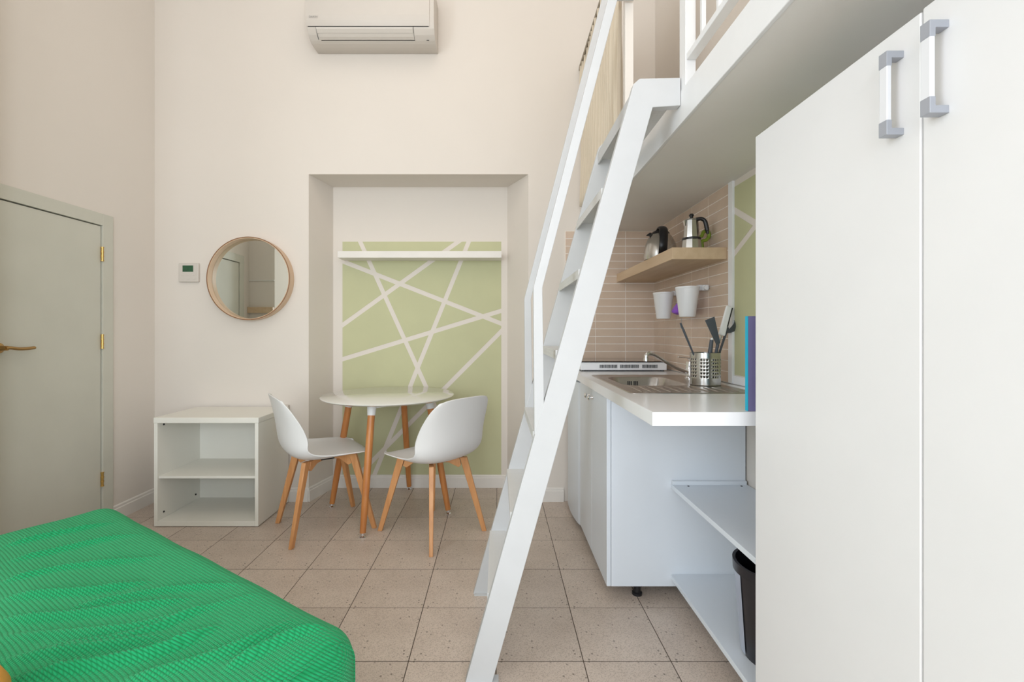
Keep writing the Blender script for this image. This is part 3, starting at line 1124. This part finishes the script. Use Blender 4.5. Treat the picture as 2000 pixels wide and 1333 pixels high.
# seam piping round the end that faces the kitchen
sn, cs = math.sin(math.radians(42)) * r, math.cos(math.radians(42)) * r
px_ = sl - r + sn
pth = [(px_, -r + cs, 0.10), (px_, -r + cs, 0.25), (px_, -r + cs, sz1 - r)]
pth += [(px_, -r + cs * math.cos(math.radians(a)), sz1 - r + cs * math.sin(math.radians(a))) for a in range(10, 91, 10)]
pth += [(px_, -r - 0.05 * k, sz1 - r + cs - 0.0005) for k in range(1, 17)]
build('piping', MB().tube(pth, 0.0035, 8), 'sofa', so, world=False, sm=True)
build('base', MB().box(0.03, sl - 0.03, -sw + 0.03, -0.03, 0.03, 0.10), 'sofaside', so, world=False)
for fx in (0.1, sl - 0.1):
    for fy in (-0.1, -sw + 0.1):
        build('foot', MB().lathe([(0, 0), (0.02, 0), (0.025, 0.035), (0, 0.035)], (fx, fy, 0), 16), 'black', so, world=False)
# mustard cushion, its round edge enters the picture at the lower left
cpos = (-0.972, 0.702, 0.505)
mb = MB().lathe([(0, -0.055), (0.09, -0.053), (0.135, -0.035), (0.152, 0), (0.135, 0.035), (0.09, 0.053), (0, 0.055)], cpos, 48)
solo('cushion', mb, 'mustard', 'round mustard cushion lying on the green sofa bed', 'cushion', (cpos[0], cpos[1], 0.45), sm=True, ang=80)

# ------------------------------------------------------------------ kitchen: cabinet, fridge, worktop
KY0, KY1 = 1.915, 2.53
kc = thing('sink_cabinet', 'white sink base cabinet with two doors under the worktop', 'cabinet', (0.75, 2.22, 0))
build('side_panel', MB().box(0.478, 1.043, KY0, KY0 + 0.018, 0.058, 0.857, 0.0008), 'kitchen', kc)
build('side_panel', MB().box(0.478, 1.043, KY1 - 0.018, KY1, 0.058, 0.857, 0.0008), 'kitchen', kc)
build('bottom_panel', MB().box(0.478, 1.043, KY0 + 0.018, KY1 - 0.018, 0.058, 0.076), 'kitchen', kc)
for a, b_, ky in ((KY0 + 0.001, 2.2205, 2.195), (2.2235, KY1 - 0.001, 2.275)):
    dr = build('door', MB().box(0.459, 0.4765, a, b_, 0.058, 0.853, 0.0012), 'kitchen', kc)
    build('knob', MB().lathe([(0, 0), (0.009, 0), (0.006, 0.004), (0.005, 0.012), (0.012, 0.017), (0.013, 0.021), (0.009, 0.026), (0, 0.027)], (0.459, ky, 0.812), 20, rot=Matrix.Rotation(-PI / 2, 4, 'Y')), 'chrome', dr, sm=True)
for fx in (0.60, 0.98):
    for fy in (KY0 + 0.045, KY1 - 0.06):
        build('foot', MB().lathe([(0, 0), (0.021, 0), (0.021, 0.01), (0.015, 0.014), (0.015, 0.058), (0, 0.058)], (fx, fy, 0), 20), 'black', kc, sm=True)

fr = thing('fridge', 'small white undercounter fridge with a bowed door by the back wall', 'fridge', (0.75, 2.79, 0))
build('body', MB().box(0.50, 1.03, 2.56, 3.015, 0.03, 0.845, 0.004), 'kitchen', fr)
pts = [(0.498, 2.555), (0.498, 3.018)] + [(0.443 + 0.022 * ((t - 0.5) * 2) ** 2 + (0.01 if t in (0, 1) else 0), 3.018 - (3.018 - 2.555) * t) for t in [k / 12 for k in range(13)]]
build('door', MB().prism(pts, 'Z', 0.035, 0.842, 0.0025), 'kitchen', fr, sm=True, ang=25)
for fx in (0.53, 0.99):
    for fy in (2.59, 2.99):
        build('foot', MB().lathe([(0, 0), (0.016, 0), (0.014, 0.03), (0, 0.03)], (fx, fy, 0), 16), 'black', fr)

# worktop with a hole for the sink
SX0, SX1, SY0, SY1 = 0.500, 0.985, 1.712, 2.437
bx_0, bx_1, bY0, bY1 = 0.548, 0.838, 1.955, 2.33
wt = thing('worktop', 'glossy white kitchen worktop projecting beyond the sink cabinet', 'worktop', (0.75, 2.2, 0.857))
h0 = (bx_0 - 0.006, bx_1 + 0.006, bY0 - 0.006, bY1 + 0.006)
mb = MB()
mb.box(0.45, 1.048, 1.32, h0[2], 0.857, 0.897)
mb.box(0.45, 1.048, h0[3], YB - 0.012, 0.857, 0.897)
mb.box(0.45, h0[0], h0[2], h0[3], 0.857, 0.897)
mb.box(h0[1], 1.0445, h0[2], h0[3], 0.857, 0.897)
bmesh.ops.remove_doubles(mb.bm, verts=mb.bm.verts[:], dist=0.0001)
build('top_board', mb, 'gloss', wt)
mb = MB().box(0.4485, 0.4505, 1.3185, YB - 0.014, 0.857, 0.8965)
mb.box(0.4505, 1.047, 1.3185, 1.3205, 0.857, 0.8965)
build('edge_band', mb, 'gloss', wt)

# sink: plate with rounded rectangular basin, drainer ridges
sk = thing('sink', 'stainless steel inset sink with basin and ribbed drainer', 'sink', (0.74, 2.07, 0.897))
zt = 0.8995


def rrect(x0, x1, y0, y1, r, z, n=8):
    out = []
    for cx, cy, a0 in ((x1 - r, y1 - r, 0), (x0 + r, y1 - r, 90), (x0 + r, y0 + r, 180), (x1 - r, y0 + r, 270)):
        for k in range(n + 1):
            a = math.radians(a0 + 90 * k / n)
            out.append(Vector((cx + r * math.cos(a), cy + r * math.sin(a), z)))
    return out


b = bmesh.new()
loops = [rrect(SX0 - 0.001, SX1 + 0.001, SY0 - 0.001, SY1 + 0.001, 0.022, 0.8972), rrect(SX0, SX1, SY0, SY1, 0.02, zt),
         rrect(SX0 + 0.012, SX1 - 0.012, SY0 + 0.012, SY1 - 0.012, 0.016, zt + 0.0012), rrect(SX0 + 0.018, SX1 - 0.018, SY0 + 0.018, SY1 - 0.018, 0.016, zt - 0.0005),
         rrect(bx_0, bx_1, bY0, bY1, 0.07, zt - 0.0008), rrect(bx_0 + 0.004, bx_1 - 0.004, bY0 + 0.004, bY1 - 0.004, 0.07, zt - 0.006),
         rrect(bx_0 + 0.016, bx_1 - 0.016, bY0 + 0.016, bY1 - 0.016, 0.06, zt - 0.12), rrect(bx_0 + 0.045, bx_1 - 0.045, bY0 + 0.045, bY1 - 0.045, 0.04, zt - 0.14)]
R_ = [[b.verts.new(p) for p in L] for L in loops]
for A, B in zip(R_[:-1], R_[1:]):
    for i in range(len(A)):
        j = (i + 1) % len(A)
        b.faces.new((A[i], A[j], B[j], B[i]))
b.faces.new(R_[-1])
bmesh.ops.recalc_face_normals(b, faces=b.faces[:])
mb = MB()
mb.merge(b)
build('basin_plate', mb, 'sinksteel', sk, sm=True, ang=40)
for k in range(11):
    x = 0.555 + k * 0.037
    y1 = 1.93 if x < 0.85 else 1.885
    mb = MB().tube([(x, 1.745, zt - 0.001), (x, 1.755, zt + 0.0003), (x, y1 - 0.01, zt + 0.0003), (x, y1, zt - 0.001)], [0.002, 0.006, 0.006, 0.002], 10, flat=0.45, up=(0, 0, 1))
    build('ridge', mb, 'sinksteel', sk, sm=True)
for k in range(6):
    x = 0.665 + k * 0.0085 + (0.006 if k > 2 else 0)
    build('overflow_slot', MB().box(x - 0.002, x + 0.002, bY1 - 0.0095, bY1 - 0.0045, zt - 0.045, zt - 0.022), 'dark', sk)
build('drain', MB().lathe([(0, 0.003), (0.03, 0.003), (0.036, 0)], (0.69, 2.14, zt - 0.1395), 24), 'chrome', sk)

fc = thing('faucet', 'chrome mixer tap with a long spout over the basin', 'faucet', (0.945, 2.23, 0.899))
build('body', MB().lathe([(0, 0), (0.027, 0), (0.027, 0.006), (0.022, 0.012), (0.021, 0.075), (0.019, 0.085), (0, 0.088)], (0.945, 2.23, 0.899), 28), 'chrome', fc, sm=True)
build('spout', MB().tube(catmull([(0.945, 2.23, 0.927), (0.88, 2.21, 0.951), (0.80, 2.175, 0.990), (0.745, 2.155, 1.019), (0.715, 2.145, 1.028), (0.700, 2.14, 1.020), (0.698, 2.139, 1.004)], 6), 0.0098, 16), 'chrome', fc, sm=True)
build('aerator', MB().lathe([(0, 0), (0.0125, 0), (0.0125, 0.014), (0.009, 0.017)], (0.698, 2.139, 0.992), 20), 'chrome', fc, sm=True)
build('lever', MB().tube([(0.945, 2.23, 0.987), (0.93, 2.22, 1.003), (0.865, 2.18, 1.010)], [0.008, 0.006, 0.0045], 12, flat=0.6, up=(0, 0, 1)), 'chrome', fc, sm=True)

# hob
hb = thing('hob', 'white tabletop hob with a black glass top on the worktop', 'hob', (0.74, 2.85, 0.897))
build('casing', MB().box(0.488, 0.995, 2.675, 3.015, 0.904, 0.950, 0.004), 'gloss', hb)
build('glass_top', MB().box(0.486, 0.998, 2.672, 3.018, 0.950, 0.957, 0.002), 'blackglass', hb)
mb = MB()
for x0, x1, st_ in ((0.60, 0.705, 0.007), (0.72, 0.83, 0.007), (0.85, 0.935, 0.007)):
    x = x0
    while x < x1:
        mb.box(x, x + 0.0032, 2.672, 2.676, 0.917, 0.937)
        x += st_
build('vent_slots', mb, 'dark', hb)['kind'] = 'stuff'
for x in (0.51, 0.975):
    for y in (2.70, 2.99):
        build('rubber_foot', MB().lathe([(0, 0), (0.012, 0), (0.012, 0.008), (0, 0.008)], (x, y, 0.897), 12), 'black', hb)

# ------------------------------------------------------------------ open shelves under the worktop, bin
su = thing('shelf_unit', 'open white shelves between the sink cabinet and the wardrobe', 'shelf', (0.88, 1.6, 0))
for z in (0.490, 0.109):
    sb = build('shelf', MB().box(0.728, 1.045, 1.275, KY0 - 0.001, z - 0.018, z, 0.0008), 'kitchen', su)
build('side_panel', MB().box(0.728, 1.045, 1.257, 1.275, 0.0, 0.855, 0.0008), 'kitchen', su)
build('cleat', MB().box(0.730, 1.040, KY0 - 0.016, KY0 - 0.001, 0.490, 0.506, 0.001), 'kitchen', su)
for x in (0.79, 1.01):
    build('screw', MB().lathe([(0, 0), (0.0045, 0), (0.004, 0.0015), (0, 0.0015)], (x, KY0 - 0.03, 0.490), 12), 'dark', su)

bn = thing('waste_bin', 'black tapered plastic bin on the bottom shelf beside the wardrobe', 'bin', (0.876, 1.43, 0.109))
bt = 0.109
build('bin_body', MB().lathe([(0, bt), (0.095, bt), (0.100, bt + 0.02), (0.118, bt + 0.27), (0.114, bt + 0.27), (0.096, bt + 0.022), (0, bt + 0.012)], (0.876, 1.43, 0), 48), 'binmat', bn, sm=True)
build('bin_rim', MB().lathe([(0.119, bt + 0.26), (0.123, bt + 0.262), (0.124, bt + 0.292), (0.115, bt + 0.292), (0.115, bt + 0.26)], (0.876, 1.43, 0), 48, close=True), 'binmat', bn, sm=True)
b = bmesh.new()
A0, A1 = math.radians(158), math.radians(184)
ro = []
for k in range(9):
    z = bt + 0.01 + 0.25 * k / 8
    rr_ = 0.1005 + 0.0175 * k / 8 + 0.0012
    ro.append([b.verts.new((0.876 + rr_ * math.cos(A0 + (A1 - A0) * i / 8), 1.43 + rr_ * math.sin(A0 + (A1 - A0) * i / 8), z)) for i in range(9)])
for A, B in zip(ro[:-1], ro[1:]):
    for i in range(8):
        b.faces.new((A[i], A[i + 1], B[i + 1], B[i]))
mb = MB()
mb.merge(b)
build('bin_glint', mb, 'binglint', bn, sm=True)  # pale strip laid on the bin as a painted reflection

# ------------------------------------------------------------------ wooden shelf with kettle and moka pot
solo('wall_shelf', MB().box(0.791, XR - 0.0105, 2.063, YB - 0.0105, 1.4595, 1.513, 0.0012), 'oakshelf', 'thick light oak shelf on the tiled kitchen wall', 'shelf', (0.92, 2.55, 1.4595))

kt = thing('kettle', 'brushed steel electric kettle with black lid and handle on the oak shelf', 'kettle', (0.915, 2.56, 1.513))
kx, ky, kz = 0.915, 2.56, 1.513
build('kettle_base', MB().lathe([(0, 0), (0.086, 0), (0.088, 0.004), (0.088, 0.016), (0.080, 0.022), (0, 0.022)], (kx, ky, kz), 40), 'black', kt, sm=True)
build('kettle_body', MB().lathe([(0, 0.022), (0.086, 0.022), (0.090, 0.035), (0.088, 0.07), (0.080, 0.11), (0.065, 0.145), (0.050, 0.163), (0, 0.164)], (kx, ky, kz), 48), 'steel', kt, sm=True)
build('lid', MB().lathe([(0.0505, 0.158), (0.049, 0.170), (0.040, 0.181), (0.02, 0.186), (0, 0.187)], (kx, ky, kz), 40), 'black', kt, sm=True)
build('spout', MB().tube([(kx - 0.030, ky + 0.012, kz + 0.155), (kx - 0.060, ky + 0.004, kz + 0.166), (kx - 0.078, ky, kz + 0.158)], [0.022, 0.016, 0.004], 14, flat=0.6), 'black', kt, sm=True)
build('handle', MB().tube(catmull([(kx - 0.002, ky + 0.005, kz + 0.184), (kx - 0.008, ky - 0.045, kz + 0.192), (kx - 0.014, ky - 0.088, kz + 0.172), (kx - 0.022, ky - 0.112, kz + 0.125), (kx - 0.026, ky - 0.114, kz + 0.070), (kx - 0.018, ky - 0.080, kz + 0.026)], 6), 0.010, 14, flat=2.3, up=(1, 0, 0)), 'black', kt, sm=True)

mk = thing('moka_pot', 'faceted stainless moka pot with black handle on the oak shelf', 'coffee pot', (0.928, 2.18, 1.513))
qx, qy, qz = 0.928, 2.18, 1.513
build('boiler', MB().lathe([(0, 0), (0.046, 0), (0.047, 0.006), (0.041, 0.058), (0, 0.058)], (qx, qy, qz), 10), 'steel', mk)
build('collar', MB().lathe([(0, 0.056), (0.0425, 0.056), (0.0435, 0.060), (0.0425, 0.066), (0, 0.066)], (qx, qy, qz), 40), 'black', mk, sm=True)
build('upper_pot', MB().lathe([(0, 0.066), (0.037, 0.066), (0.0365, 0.075), (0.031, 0.150), (0, 0.150)], (qx, qy, qz), 10), 'steel', mk)
build('lid', MB().lathe([(0.033, 0.149), (0.032, 0.154), (0.012, 0.161), (0, 0.162)], (qx, qy, qz), 10), 'steel', mk)
build('knob', MB().lathe([(0, 0.160), (0.006, 0.160), (0.008, 0.168), (0.012, 0.175), (0.007, 0.182), (0, 0.183)], (qx, qy, qz), 20), 'black', mk, sm=True)
build('handle', MB().tube(catmull([(qx + 0.012, qy - 0.020, qz + 0.150), (qx + 0.036, qy - 0.026, qz + 0.152), (qx + 0.052, qy - 0.030, qz + 0.138), (qx + 0.060, qy - 0.032, qz + 0.100), (qx + 0.064, qy - 0.034, qz + 0.080)], 6), [0.010] * 12 + [0.011] * 8 + [0.008] * 5, 12, flat=0.9), 'black', mk, sm=True)
build('spout', MB().prism([(-0.030, 0.150), (-0.038, 0.150), (-0.033, 0.125)], 'Y', -0.009, 0.009), 'steel', mk, world=False)
gx, gy, gz = 1.0, 2.22, 1.513
solo('silicone_tongs', MB().tube(catmull([(gx - 0.002, gy, gz + 0.008), (gx - 0.003, gy, gz + 0.035), (gx - 0.004, gy, gz + 0.058), (gx + 0.018, gy, gz + 0.066), (gx + 0.031, gy, gz + 0.085), (gx + 0.024, gy, gz + 0.108), (gx + 0.004, gy, gz + 0.104), (gx - 0.006, gy, gz + 0.084), (gx - 0.024, gy, gz + 0.078)], 6), 0.0085, 12), 'lime', 'lime green curled silicone utensil beside the moka pot', 'utensil', (gx, gy, gz), sm=True)

# ------------------------------------------------------------------ white pots on the wall rail
rl = thing('hanging_rail', 'white wall rail with end bracket under the oak shelf', 'rail', (1.03, 2.5, 1.345))
build('bar', MB().tube([(1.020, 2.235, 1.346), (1.020, 2.90, 1.346)], 0.007, 12), 'gloss', rl, sm=True)
for y in (2.25, 2.88):
    build('bracket', MB().box(1.012, XR - 0.0102, y - 0.012, y + 0.012, 1.334, 1.362, 0.004), 'gloss', rl)
build('end_cap', MB().tube([(1.020, 2.222, 1.346), (1.020, 2.236, 1.346)], 0.0105, 14), 'gloss', rl, sm=True)


def pot(x, y, label):
    t = thing('hanging_pot', label, 'pot', (x, y, 1.205), 0, 'white pots on the wall rail')
    build('pot_body', MB().lathe([(0, 0), (0.041, 0), (0.044, 0.004), (0.064, 0.140), (0.066, 0.142), (0.066, 0.150), (0.062, 0.150), (0.0415, 0.006), (0, 0.005)], (0, 0, 0), 40, sx=0.86, sy=1.0), 'gloss', t, world=False, sm=True)
    build('hook', MB().box(0.048, 0.082, -0.018, 0.018, 0.132, 0.160, 0.005), 'gloss', t, world=False)
    return t


pot(0.952, 2.615, 'white plastic pot on the rail, the farther one near the corner')
pot(0.952, 2.285, 'white plastic pot on the rail, the nearer one by the rail end')
mb = MB().lathe([(0, 0), (0.030, 0.001), (0.050, 0.010), (0.055, 0.020), (0.048, 0.034), (0.016, 0.078), (0.010, 0.10), (0, 0.101)], (0.982, 2.42, 1.221), 32)
pp = thing('funnel', 'purple plastic funnel hanging between the two white pots', 'funnel', (0.982, 2.42, 1.221))
build('cone', mb, 'purple', pp, sm=True)
build('hook', MB().tube([(0.985, 2.42, 1.318), (1.005, 2.42, 1.332), (1.0125, 2.42, 1.345)], 0.004, 10), 'purple', pp, sm=True)
build('cord', MB().tube(catmull([(0.985, 2.44, 1.202), (0.983, 2.435, 1.18), (0.977, 2.43, 1.16), (0.979, 2.43, 1.148)], 5), 0.0016, 6), 'print_', pp)

# ------------------------------------------------------------------ utensil holder (real round holes)
ux, uy, uz = 0.905, 1.985, 0.9005
uh = thing('utensil_holder', 'perforated stainless steel utensil holder standing on the drainer', 'utensil holder', (ux, uy, uz))
Rr, H = 0.062, 0.138
zs_ = [0.0, 0.003, 0.030] + [0.030 + 0.0145 * k for k in range(1, 7)] + [H - 0.002, H]
b = bmesh.new()
NC = 32


def cp(a, z, dr=0):
    return b.verts.new((math.cos(a) * (Rr + dr), math.sin(a) * (Rr + dr), z))


dA = 2 * PI / NC
for c in range(NC):
    a0 = c * dA
    for k in range(len(zs_) - 1):
        z0, z1 = zs_[k], zs_[k + 1]
        hole = 2 <= k <= 7 and c % 4 != 3
        if not hole:
            q = [cp(a0, z0), cp(a0 + dA / 2, z0), cp(a0 + dA, z0), cp(a0 + dA, z1), cp(a0 + dA / 2, z1), cp(a0, z1)]
            b.faces.new(q)
        else:
            ac_, zc_ = a0 + dA / 2, (z0 + z1) / 2
            outer = [(dA / 2, 0), (dA / 2, 1), (0, 1), (-dA / 2, 1), (-dA / 2, 0), (-dA / 2, -1), (0, -1), (dA / 2, -1)]
            hz_ = (z1 - z0) / 2
            O_ = [cp(ac_ + oa, zc_ + oz * hz_) for oa, oz in outer]
            I_ = [cp(ac_ + math.cos(i * PI / 4) * 0.0037 / Rr, zc_ + math.sin(i * PI / 4) * 0.0037) for i in range(8)]
            for i in range(8):
                j = (i + 1) % 8
                b.faces.new((O_[i], O_[j], I_[j], I_[i]))
bmesh.ops.remove_doubles(b, verts=b.verts[:], dist=0.00005)
b.faces.new([b.verts.new((math.cos(c * dA) * Rr, math.sin(c * dA) * Rr, 0.002)) for c in range(NC)])
bmesh.ops.recalc_face_normals(b, faces=b.faces[:])
mb = MB()
mb.merge(b)
ho = build('holder_cup', mb, 'steel', uh, world=False, sm=True)
s_ = ho.modifiers.new('thickness', 'SOLIDIFY')
s_.thickness = 0.001
build('rim', MB().lathe([(Rr - 0.002, H - 0.001), (Rr + 0.001, H - 0.001), (Rr + 0.001, H + 0.001), (Rr - 0.002, H + 0.001)], (0, 0, 0), 48, close=True), 'steel', uh, world=False, sm=True)
GR = 'utensils in the steel holder'


def up_(px, py, d):
    return Vector(((px - 972) * d / FPX, d, CH - (py - 648) * d / FPX))


fl = Vector((ux, uy, uz + 0.01))
# spoon handle leaning left
a, e = Vector((ux - 0.005, 1.975, uz + 0.012)), up_(1329, 631, 1.96)
solo('serving_spoon', MB().tube([a, a.lerp(e, 0.5), a.lerp(e, 0.85), e], [0.004, 0.0055, 0.0075, 0.006], 12, flat=0.6), 'slate', 'slate grey handle leaning left out of the steel holder', 'spoon', a, GR, sm=True)
# spatula with slanted blade, head up
a, e = Vector((ux + 0.022, 1.985, uz + 0.012)), up_(1386, 622, 1.965)
sp_ = thing('spatula', 'slate grey spatula with its flat blade up in the steel holder', 'spatula', a, 0, GR)
build('handle', MB().tube([a, a.lerp(up_(1402, 672, 1.98), 1.0)], [0.005, 0.007], 12), 'slate', sp_, sm=True)
mid = up_(1403, 672, 1.975)
build('blade', MB().bar(mid, e, 0.020, 0.004, 0.046, 0.0035, up=(0, -1, 0.2), bev=0.0015), 'slate', sp_)
# white tongs / white handled tool
a, e = Vector((ux + 0.010, 2.005, uz + 0.012)), up_(1424, 598, 2.0)
wt_ = thing('peeler', 'white handled kitchen tool, the tallest in the steel holder', 'kitchen tool', a, 0, GR)
m1 = up_(1409, 655, 2.0)
build('handle', MB().bar(m1, e, 0.030, 0.012, 0.026, 0.012, up=(0, -1, 0), bev=0.005), 'gloss', wt_)
build('shaft', MB().tube([a, m1], 0.004, 10), 'steel', wt_, sm=True)
build('inlay', MB().bar(m1.lerp(e, 0.3) + Vector((0.014, 0, 0)), e + Vector((0.012, 0, -0.008)), 0.004, 0.013, up=(0, -1, 0)), 'black', wt_)
# ladle
a, e = Vector((ux + 0.028, 2.0, uz + 0.012)), up_(1421, 640, 2.02)
ld = thing('ladle', 'black nylon ladle behind the white handled tool in the steel holder', 'ladle', a, 0, GR)
build('shaft', MB().tube([a, up_(1412, 668, 2.01), e], [0.005, 0.005, 0.006], 10), 'slate', ld, sm=True)
build('bowl', MB().lathe([(0, -0.030), (0.016, -0.026), (0.028, -0.014), (0.034, 0.004), (0.032, 0.004), (0.026, -0.012), (0, -0.026)], e + Vector((0.012, 0.01, 0.006)), 28, rot=Matrix.Rotation(-0.9, 4, 'Y')), 'slate', ld, sm=True)
# whisk / second grey handle
a, e = Vector((ux - 0.005, 1.965, uz + 0.012)), up_(1390, 664, 1.97)
ws = thing('turner', 'thick dark grey handle standing upright in the steel holder', 'kitchen tool', a, 0, GR)
build('handle', MB().tube([a, a.lerp(e, 0.55), e], [0.004, 0.0105, 0.008], 14), 'slate', ws, sm=True)
build('hanging_cap', MB().tube([e, e + Vector((0.002, 0, 0.008))], [0.006, 0.005], 12), 'gloss', ws, sm=True)

# ------------------------------------------------------------------ book at the end of the worktop
bk = thing('book', 'tall thin book with cyan edge and mauve face standing at the end of the worktop', 'book', (0.84, 1.341, 0.897))
build('cover', MB().box(0.7335, 0.946, 1.334, 1.3365, 0.8975, 1.176, 0.0006), 'mauve', bk)
build('cover', MB().box(0.7335, 0.946, 1.3455, 1.348, 0.8975, 1.176, 0.0006), 'cyan', bk)
build('spine', MB().box(0.7325, 0.7350, 1.334, 1.348, 0.8975, 1.176, 0.0006), 'cyan', bk)
build('page_block', MB().box(0.7355, 0.942, 1.3367, 1.3453, 0.900, 1.173), 'paper', bk)

# ------------------------------------------------------------------ wardrobe
WX, WY0, WYs, WY1, WZ = 0.70, 0.265, 0.7516, 1.2373, 1.660
wd = thing('wardrobe', 'tall warm white wardrobe with two flush doors beside the kitchen', 'wardrobe', (0.88, 0.75, 0))
mb = MB()
mb.box(WX + 0.022, XR - 0.008, WY1 - 0.020, WY1 - 0.002, 0.0, WZ - 0.004)
mb.box(WX + 0.022, XR - 0.008, WY0 + 0.002, WY0 + 0.020, 0.0, WZ - 0.004)
mb.box(WX + 0.022, XR - 0.008, WY0 + 0.020, WY1 - 0.020, WZ - 0.024, WZ - 0.004)
mb.box(WX + 0.022, XR - 0.008, WY0 + 0.020, WY1 - 0.020, 0.04, 0.06)
mb.box(XR - 0.012, XR - 0.008, WY0 + 0.020, WY1 - 0.020, 0.06, WZ - 0.024)
mb.box(WX + 0.030, WX + 0.05, WY0 + 0.020, WY1 - 0.020, 0.0, 0.04)
build('carcass', mb, 'wardrobe', wd)
for a, b_, h0_, h1_ in ((WYs + 0.0012, WY1, 0.784, 0.8006), (WY0, WYs - 0.0012, 0.704, 0.7237)):
    dd = build('door', MB().box(WX, WX + 0.020, a, b_, 0.045, WZ + (0.0 if a > 0.5 else 0.003), 0.003, 3), 'wardrobe', wd)
    hm = (h0_ + h1_) / 2
    y0, y1 = hm - 0.0085, hm + 0.0085
    z0, z1 = 1.470, 1.615
    build('handle', MB().box(WX - 0.0295, WX - 0.0215, y0 + 0.0004, y1 - 0.0004, z0 + 0.024, z1 - 0.024, 0.0012), 'clear', dd)
    for s in (0, 1):
        sg = 1 if s == 0 else -1
        zb = z0 if s == 0 else z1
        mb = MB().prism([(WX - 0.030, zb), (WX, zb), (WX, zb + sg * 0.012), (WX - 0.0208, zb + sg * 0.012), (WX - 0.0208, zb + sg * 0.026), (WX - 0.030, zb + sg * 0.026)], 'Y', y0, y1, 0.0008)
        build('handle_cap', mb, 'greyplastic', dd)
